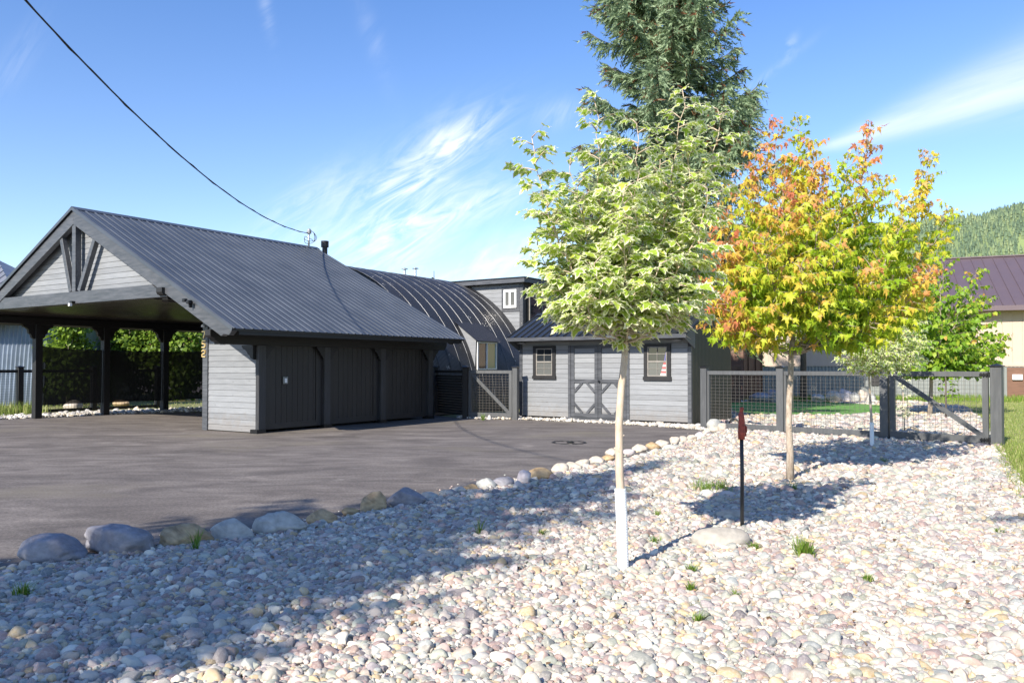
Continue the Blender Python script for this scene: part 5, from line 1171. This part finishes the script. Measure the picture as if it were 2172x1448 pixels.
# --- green maple behind the gate
b = gp(1972, 880); b = at(1972, 880, 24.5); b.z = 0; Y = b.y
tr = [b, at(1974, 850, Y), at(1975, 820, Y), at(1975, 790, Y), at(1975, 760, Y)]
L4 = [((1960, 535), 0), ((1925, 545), .5), ((2000, 545), -.5), ((1890, 600), 0), ((2070, 575), .2), ((2040, 610), -.6), ((2092, 630), 0), ((2060, 660), .6), ((2130, 712), 0), ((2095, 740), -.5), ((1880, 680), .3), ((1880, 740), -.6), ((1930, 780), -.8), ((2010, 780), -.6), ((2050, 770), .4), ((1960, 620), -1.3), ((2000, 680), -1.5), ((1930, 700), -1.3),
      ((1980, 600), 1.2), ((2030, 700), 1.2), ((1920, 650), 1.0), ((1990, 740), -1.4), ((2060, 720), -1.0), ((1900, 770), .4), ((1965, 700), -.8), ((1990, 790), -1)]
t4, n4 = maple('green_maple', 'bright green maple with reddish shoot tips behind the yard gate', b, tr, None, [(at(p[0], p[1], Y + dy), .75) for p, dy in L4], .12, .145, M['bark_grey'], .06, 12, .8, 7, M['leaf_green'], .45, 1.15, .6, 0, 21, .12, .2, (.1, .75), flat=.7)
# thin sapling behind the gate
b = at(2006, 866, 23.0); b.z = 0; Y = b.y
tr = [b, at(2006, 840, Y), at(2006, 810, Y), at(2004, 775, Y)]
maple('young_sapling', 'thin dark stemmed sapling with sparse leaves behind the gate mesh', b, tr, None, [(at(x, y, Y + d), f) for x, y, d, f in ((2004, 760, 0, 1), (2030, 790, .1, .66), (2025, 815, -.1, .66), (2028, 835, .1, .34), (1995, 800, .2, .66))], .08, .10, M['bark_dark'], .02, 6, .15, 1, M['leaf_green'], 0, 0, .4, 0, 31, .1)
b = at(1918, 910, 17.8); b.z = 0; Y = b.y
tr = [b, at(1918, 880, Y), at(1916, 850, Y), at(1915, 820, Y)]
maple('young_sapling', 'leafy pale sapling just inside the gate by the latch post', b, tr, None, [(at(x, y, Y + d), f) for x, y, d, f in ((1914, 800, 0, 1), (1925, 830, .1, .66), (1905, 850, .1, .66), (1922, 865, -.1, .34))], .08, .09, M['bark_pale'], .012, 10, .12, 2, M['leaf_var'], 0, 0, .4, 1, 33, .1)

# --- conifers
def conifer(name, label, base, H, zc, Rmax, taper, spacing, nbr, mat, seed, tw=.22, nn=.075, keepz=None, droop=.25, cones=.12, prof=None, dens=1.0):
    r = np.random.default_rng(seed); t = thing(name, label, 'tree', base)
    m = MB(); r0 = H * .014 + .03; m.tube([(0, 0, -.1), (.03, 0, H * .5), (0, 0, H * .97)], [r0, r0 * .55, .02], 10); m.build('trunk', M['bark_dark'], t, smooth=True)
    br = MB(); P, D, S = [], [], []
    z = zc
    while z < H - .1:
        fz = (z - zc) / (H - zc); Rz = (Rmax * (1 - fz) ** taper) if prof is None else prof(z)
        for k in range(nbr):
            a = r.random() * 6.283; L_ = Rz * r.choice([.6, .8, .95, 1.1, 1.22]) * r.uniform(.85, 1.05); zz = z + r.uniform(-.5, .5) * spacing
            if L_ < .12: continue
            n = max(5, int(L_ / .22)); d = np.array([math.cos(a), math.sin(a), 0]); tt = np.linspace(0, 1, n)
            path = d[None] * (tt * L_)[:, None]; path[:, 2] = zz - droop * L_ * np.sin(tt * 2.4) * .8 + .12 * L_ * tt ** 3 + (.35 * L_ * fz) * tt
            br.tube(path, [.035 * L_ / 3 * (1 - .8 * q) + .006 for q in tt], 4, caps=False)
            side = np.array([-d[1], d[0], 0]); m_ = max(3, int(L_ / .075 * dens)); us = np.linspace(.12, 1, m_)
            for u in us:
                i = min(n - 2, int(u * (n - 1))); p = path[i] + (path[i + 1] - path[i]) * (u * (n - 1) - i)
                for s_ in (-1, 1):
                    w = s_ * r.uniform(.3, 1.0); dd = unit(d * r.uniform(.3, .9) + side * w + np.array([0, 0, r.uniform(-.75, .1)]))
                    ln = tw * r.uniform(.6, 1.5) * (1.25 - .55 * u) * (L_ / 2 + .5)
                    P.append(p); D.append(dd); S.append(ln)
        z += spacing * r.uniform(.8, 1.2) * (1 if prof is None else 1)
    br.build('branches', M['bark_dark'], t)
    P, D, S = np.array(P), np.array(D), np.array(S); n = len(P); K = 11
    # needle tufts along each twig
    u = (np.arange(K) + .5) / K; a = r.uniform(0, 6.283, (n, K)); O1 = unit(np.cross(D, [0.13, .21, 1.])); O2 = np.cross(D, O1)
    base_ = P[:, None] + D[:, None] * (S[:, None] * u[None])[..., None]
    base_[..., 2] -= (S[:, None] * u[None] ** 2) * .18
    rad = O1[:, None] * np.cos(a)[..., None] + O2[:, None] * np.sin(a)[..., None]
    nd = unit(rad * .75 + D[:, None] * .9 + np.array([0, 0, -.1])); ln = nn * r.uniform(.7, 1.5, (n, K))[..., None] * (S[:, None, None] / tw) ** .4
    wd = np.cross(nd, rad); wd = unit(wd) * (nn * .22)
    A = base_ - wd; Bq = base_ + wd; C = base_ + nd * ln
    V_ = np.stack([A, Bq, C], 2).reshape(-1, 3); F_ = np.arange(len(V_)).reshape(-1, 3)
    tone = np.repeat(np.clip(r.normal(.5, .16, n), 0, .87), K)
    fa_ = np.clip(tone + r.normal(0, .1, len(F_)), 0, .86)
    cm = r.random(n) < cones; cm = np.repeat(cm, K) & (r.random(len(F_)) < .5); fa_[cm] = r.uniform(.9, 1, cm.sum())
    fastmesh('crown', V_, F_, mat, t, fattr=fa_); return t
sb = at(1418, 800, 25.0); sb.z = 0
conifer('blue_spruce', 'huge blue green spruce with brown cones towering behind the shed', sb, 19.2, 3.4, 3.0, .62, .42, 8, M['needle'], 4, tw=.30, nn=.125, droop=.28, cones=.15, dens=1.3, prof=lambda z: (3.55 - .12 * z) * (1 if z < 12.5 else max(.05, (19.2 - z) / 6.7)))
pb = at(1704, 848, 34.5); pb.z = 0
conifer('dark_pine', 'dark conifer trunk standing behind the artificial lawn, crown hidden by maple', pb, 8.6, 4.6, 1.6, .8, .5, 6, M['pineneedle'], 6, tw=.3, nn=.16, cones=.0, dens=.6)
conifer('tall_spruce', 'tall spruce left of the camera throwing its shadow over the pebbles', Vector((-7.56, -2.28, 0)), 11.7, .7, 2.3, .9, .3, 8, M['needle'], 8, tw=.26, nn=.13, cones=.05, dens=.75, prof=lambda z: float(np.interp(z, [.7, 3, 5, 6.8, 8.2, 9.3, 9.9, 11.7], [.7, .9, 1.65, 1.72, 1.45, .8, .22, .13])))
for x, y, Yd, H in ((920, 572, 44, 6.9), (905, 592, 45, 6.2)):
    b = at(x, 800, Yd); b.z = 0
    conifer('small_conifer', ('small pointed conifer tip' if H > 6.5 else 'lower conifer tip left of its taller neighbour') + ' showing above the arched metal roof', b, H, 1.5, 1.3, .9, .35, 5, M['pineneedle'], int(H * 10), tw=.22, nn=.13, cones=0, dens=.5)

# --- leafy bushes and trees seen through the carport
def bush(name, label, base, H, rx, ry, z0, n, size, mat, seed, stems=3):
    r = np.random.default_rng(seed); t = thing(name, label, 'tree', base)
    m = MB(); C = []
    for k in range(26):
        a = r.random() * 6.28; q = r.random() ** .5 * .8; C.append((q * rx * math.cos(a), q * ry * math.sin(a), z0 + (H - z0) * r.uniform(.08, .9), r.uniform(.3, .55)))
    for k in range(stems):
        c = C[k]; m.tube([(.1 * k, 0, -.05), (c[0] * .3, c[1] * .3, z0 * .8 + .2), c[:3]], [.05, .035, .01], 6)
    for c in C[stems:]: m.tube([(0, 0, z0), c[:3]], [.02, .006], 4)
    m.build('branches', M['bark_grey'], t, smooth=True)
    C = np.array(C); k = r.integers(0, len(C), n); d = unit(r.normal(0, 1, (n, 3))); rad = C[k, 3] * min(rx, ry, (H - z0) / 2) * 1.15 * r.uniform(.55, 1.05, n)
    P = C[k, :3] + d * rad[:, None]; F = unit(d + r.normal(0, .5, (n, 3)) + np.array([0, 0, -.4])); Nn = d + np.array([0, 0, .8]) + r.normal(0, .4, (n, 3))
    leaves('crown', P, F, Nn, size * r.uniform(.6, 1.2, n), np.clip(r.normal(.5, .25, n), 0, 1), mat, t, 0, .4); return t
def base_at(px, Y): b = at(px, 800, Y); b.z = 0; return b
bush('leafy_shrub', 'leafy green shrub behind the first shade screen from the left', base_at(140, 30), 3.7, .95, 1.0, .5, 2600, .15, M['leaf_dark'], 41)
bush('leafy_tree', 'broad bright green tree behind the middle shade screen', base_at(285, 37), 4.6, 1.9, 1.8, .5, 5500, .16, M['leaf_dark'], 42)
bush('leafy_tree', 'dense green tree behind the rightmost shade screen', base_at(385, 36), 4.4, 1.7, 1.8, .4, 5500, .16, M['leaf_dark'], 43)
bush('leafy_tree', 'tall green tree in the gap beside the house number post', base_at(452, 40), 5.2, 2.0, 1.8, .4, 4500, .17, M['leaf_dark'], 44)
bush('leafy_shrub', 'low shrub hidden behind the shade screens', base_at(205, 32), 1.9, .8, .8, .3, 1500, .14, M['leaf_dark'], 45)
bush('leafy_shrub', 'green shrub between the brown cabin and the cream building', base_at(1578, 40), 2.9, .9, .9, .3, 1500, .14, M['leaf_dark'], 46)

# ================================================================ GRASS AND WEEDS
def blades(name, P, h, w, mat, label, seed, cat='grass', lean=.35, kind='stuff', parent=None):
    r = np.random.default_rng(seed); n = len(P); a = r.uniform(0, 6.28, n); hh = h * r.uniform(.5, 1.3, n) if np.isscalar(h) else h
    d = np.stack([np.cos(a), np.sin(a), np.zeros(n)], 1); s = np.stack([-np.sin(a), np.cos(a), np.zeros(n)], 1) * (w / 2)
    ln = lean * r.uniform(.2, 1.5, n)
    mid = P + d * (hh * ln * .35)[:, None]; mid[:, 2] += hh * .6; tip = P + d * (hh * ln)[:, None]; tip[:, 2] += hh
    V_ = np.stack([P - s, P + s, mid + s * .7, mid - s * .7, tip], 1).reshape(-1, 3); i = np.arange(n) * 5
    F_ = np.concatenate([np.stack([i, i + 1, i + 2], 1), np.stack([i, i + 2, i + 3], 1), np.stack([i + 3, i + 2, i + 4], 1)])
    rn = np.clip(r.normal(.45, .25, n), 0, 1); o = fastmesh(name, V_, F_, mat, parent, fattr=np.tile(rn, 3))
    if kind: tag(o, label, cat, kind=kind)
    return o
r = np.random.default_rng(77)
def z0(p, z=0): return np.concatenate([p, np.full((len(p), 1), z)], 1)
p = keep(grid(5, 30, 8, 40, .05, r), [(q[0] + .0, q[1]) for q in lawn_pts]); p = vis(p, 0); 
keepm = r.random(len(p)) < np.clip(14 / p[:, 1], .12, 1) ** 1.6; p = p[keepm]
blades('lawn_grass', z0(p), .055, .011, M['drygrass'], 'short lawn grass right of the gate and pebble bed', 5, lean=.5)
q = []
for k in range(3800):
    u = r.random(); i = r.integers(0, 4); a = np.array(GR_R[i]); b_ = np.array(GR_R[i + 1]); pt = a + (b_ - a) * u + np.array([.9, -.45]) * abs(r.normal(0, .18)) - np.array([.9, -.45]) * .06
    q.append(pt)
blades('verge_grass', z0(np.array(q)), .10, .009, M['drygrass'], 'taller dry grass along the lawn edge of the pebbles', 6, lean=.6)
q = [np.array([W2(-11.6 + r.normal(0, .35), r.uniform(-4, 1.2))[0:2]][0]) for _ in range(2600)]
q = np.array([[a[0], a[1]] for a in q]); blades('tall_weeds', z0(q), .38, .02, M['drygrass'], 'tall weeds in front of the corrugated barn', 7, lean=.3)
q = np.stack([r.uniform(-20, -8, 3500), r.uniform(26, 33, 3500)], 1); q = q[~in_poly(q[:, 0], q[:, 1], strip_pts)]
blades('rough_grass', z0(q), .05, .015, M['drygrass'], 'yellow green rough grass under the shade screens', 8, lean=.5)
tuft_px = [(q[0], q[1], q[2], q[3], int(q[4] * 1.7), q[5] * 1.25) for q in [(1500, 1048, 60, 'wide grass tuft in maple shade left of the marker post', 100, .13), (1525, 1046, 40, 'thin grass tuft beside the marker post in maple shade', 60, .12), (1706, 1186, 34, 'bright grass tuft right of the large flat rock', 130, .11), (1600, 1172, 18, 'small green weed against the flat rock', 60, .05),
    (1467, 1222, 14, 'low weed below the white trunk guard on its right', 50, .05), (1465, 1262, 14, 'second low weed in the pebbles right of the trunk guard', 45, .05), (1838, 1243, 26, 'flat green weed in the sunlit pebbles at lower right', 60, .05), (1017, 1140, 8, 'upright thin weed in the shaded pebbles', 14, .14), (415, 1172, 14, 'slender weed in front of the tan blocky edging stone', 16, .15),
    (1206, 1027, 14, 'small leafy weed among pebbles near the edging', 50, .04), (1150, 1140, 12, 'tiny weed in the pebbles near shadow edge', 30, .04), (50, 1272, 26, 'dark green weed in shade at the lower left', 50, .07), (598, 1128, 8, 'green weed in the gap beside the pale angular stone', 20, .09), (1390, 1158, 22, 'small weed in the shadow of the white trunk guard', 40, .05),
    (1560, 1278, 12, 'small weed low in the sunlit pebbles', 34, .05), (1680, 1046, 16, 'grass tuft at the foot of the turning maple', 40, .09), (2118, 1138, 14, 'weed near the right edge of the pebbles', 34, .05), (1875, 985, 16, 'grass tuft in the maple shadow before the gate', 36, .06), (1025, 892, 8, 'green weed at the foot of the side gate', 40, .14), (1395, 1100, 10, 'dried weed between pebbles behind the trunk guard', 30, .05), (1480, 1330, 16, 'brown dried weed in the foreground pebbles', 40, .05)]]
for i, (px, py, wpx, lab, n, h) in enumerate(tuft_px):
    c = gp(px, py); rr = wpx / FPX * c.y / 2; rn = np.random.default_rng(200 + i)
    P = np.stack([c.x + rn.normal(0, rr * .5, n), c.y + rn.normal(0, rr * .5, n), np.full(n, .02)], 1)
    o = blades('weed_tuft', P, h, .007, M['weed'], '', 300 + i, kind=None, lean=.8); tag(o, lab, 'weed', 'weed tufts growing through the pebbles')
q = np.stack([r.uniform(6.6, 8.6, 2600), r.uniform(17.2, 20, 2600)], 1); q = np.concatenate([q, np.stack([r.normal(8.6, .5, 1500), r.normal(17.2, .5, 1500)], 1)])
q = q[(np.array([mnoise.noise(Vector((a[0] * 1.5, a[1] * 1.5, 0))) for a in q]) > .05) & in_poly(q[:, 0], q[:, 1], yard_pts)]
blades('yard_weeds', z0(q, .02), .14, .012, M['weed'], 'weeds growing through pebbles inside the wire fence', 9, lean=.6)
q = np.stack([r.uniform(10, 34, 9000), r.uniform(33.5, 38, 9000)], 1); blades('wall_grass', z0(q), .22, .02, M['weed'], 'longer grass along the foot of the cream building', 10, lean=.4)
for nm in ('n1', 'n2', 'n3', 'n4'): print(nm, globals()[nm])

lr = np.random.default_rng(55); lp = keep(np.stack([lr.uniform(-6, 9, 1500), lr.uniform(3.2, 19, 1500)], 1), near); nl = len(lp)
lo = leaves('leaf_litter', np.concatenate([lp, lr.uniform(.05, .062, (nl, 1))], 1), np.concatenate([unit(lr.normal(0, 1, (nl, 2))), np.zeros((nl, 1))], 1), np.array([0, 0, 1.]) + lr.normal(0, .25, (nl, 3)), lr.uniform(.012, .035, nl), lr.random(nl), M['litter'], None, 0, .5)
tag(lo, 'small dry leaf fragments and bark bits scattered over the pebbles', 'leaf litter', kind='stuff')
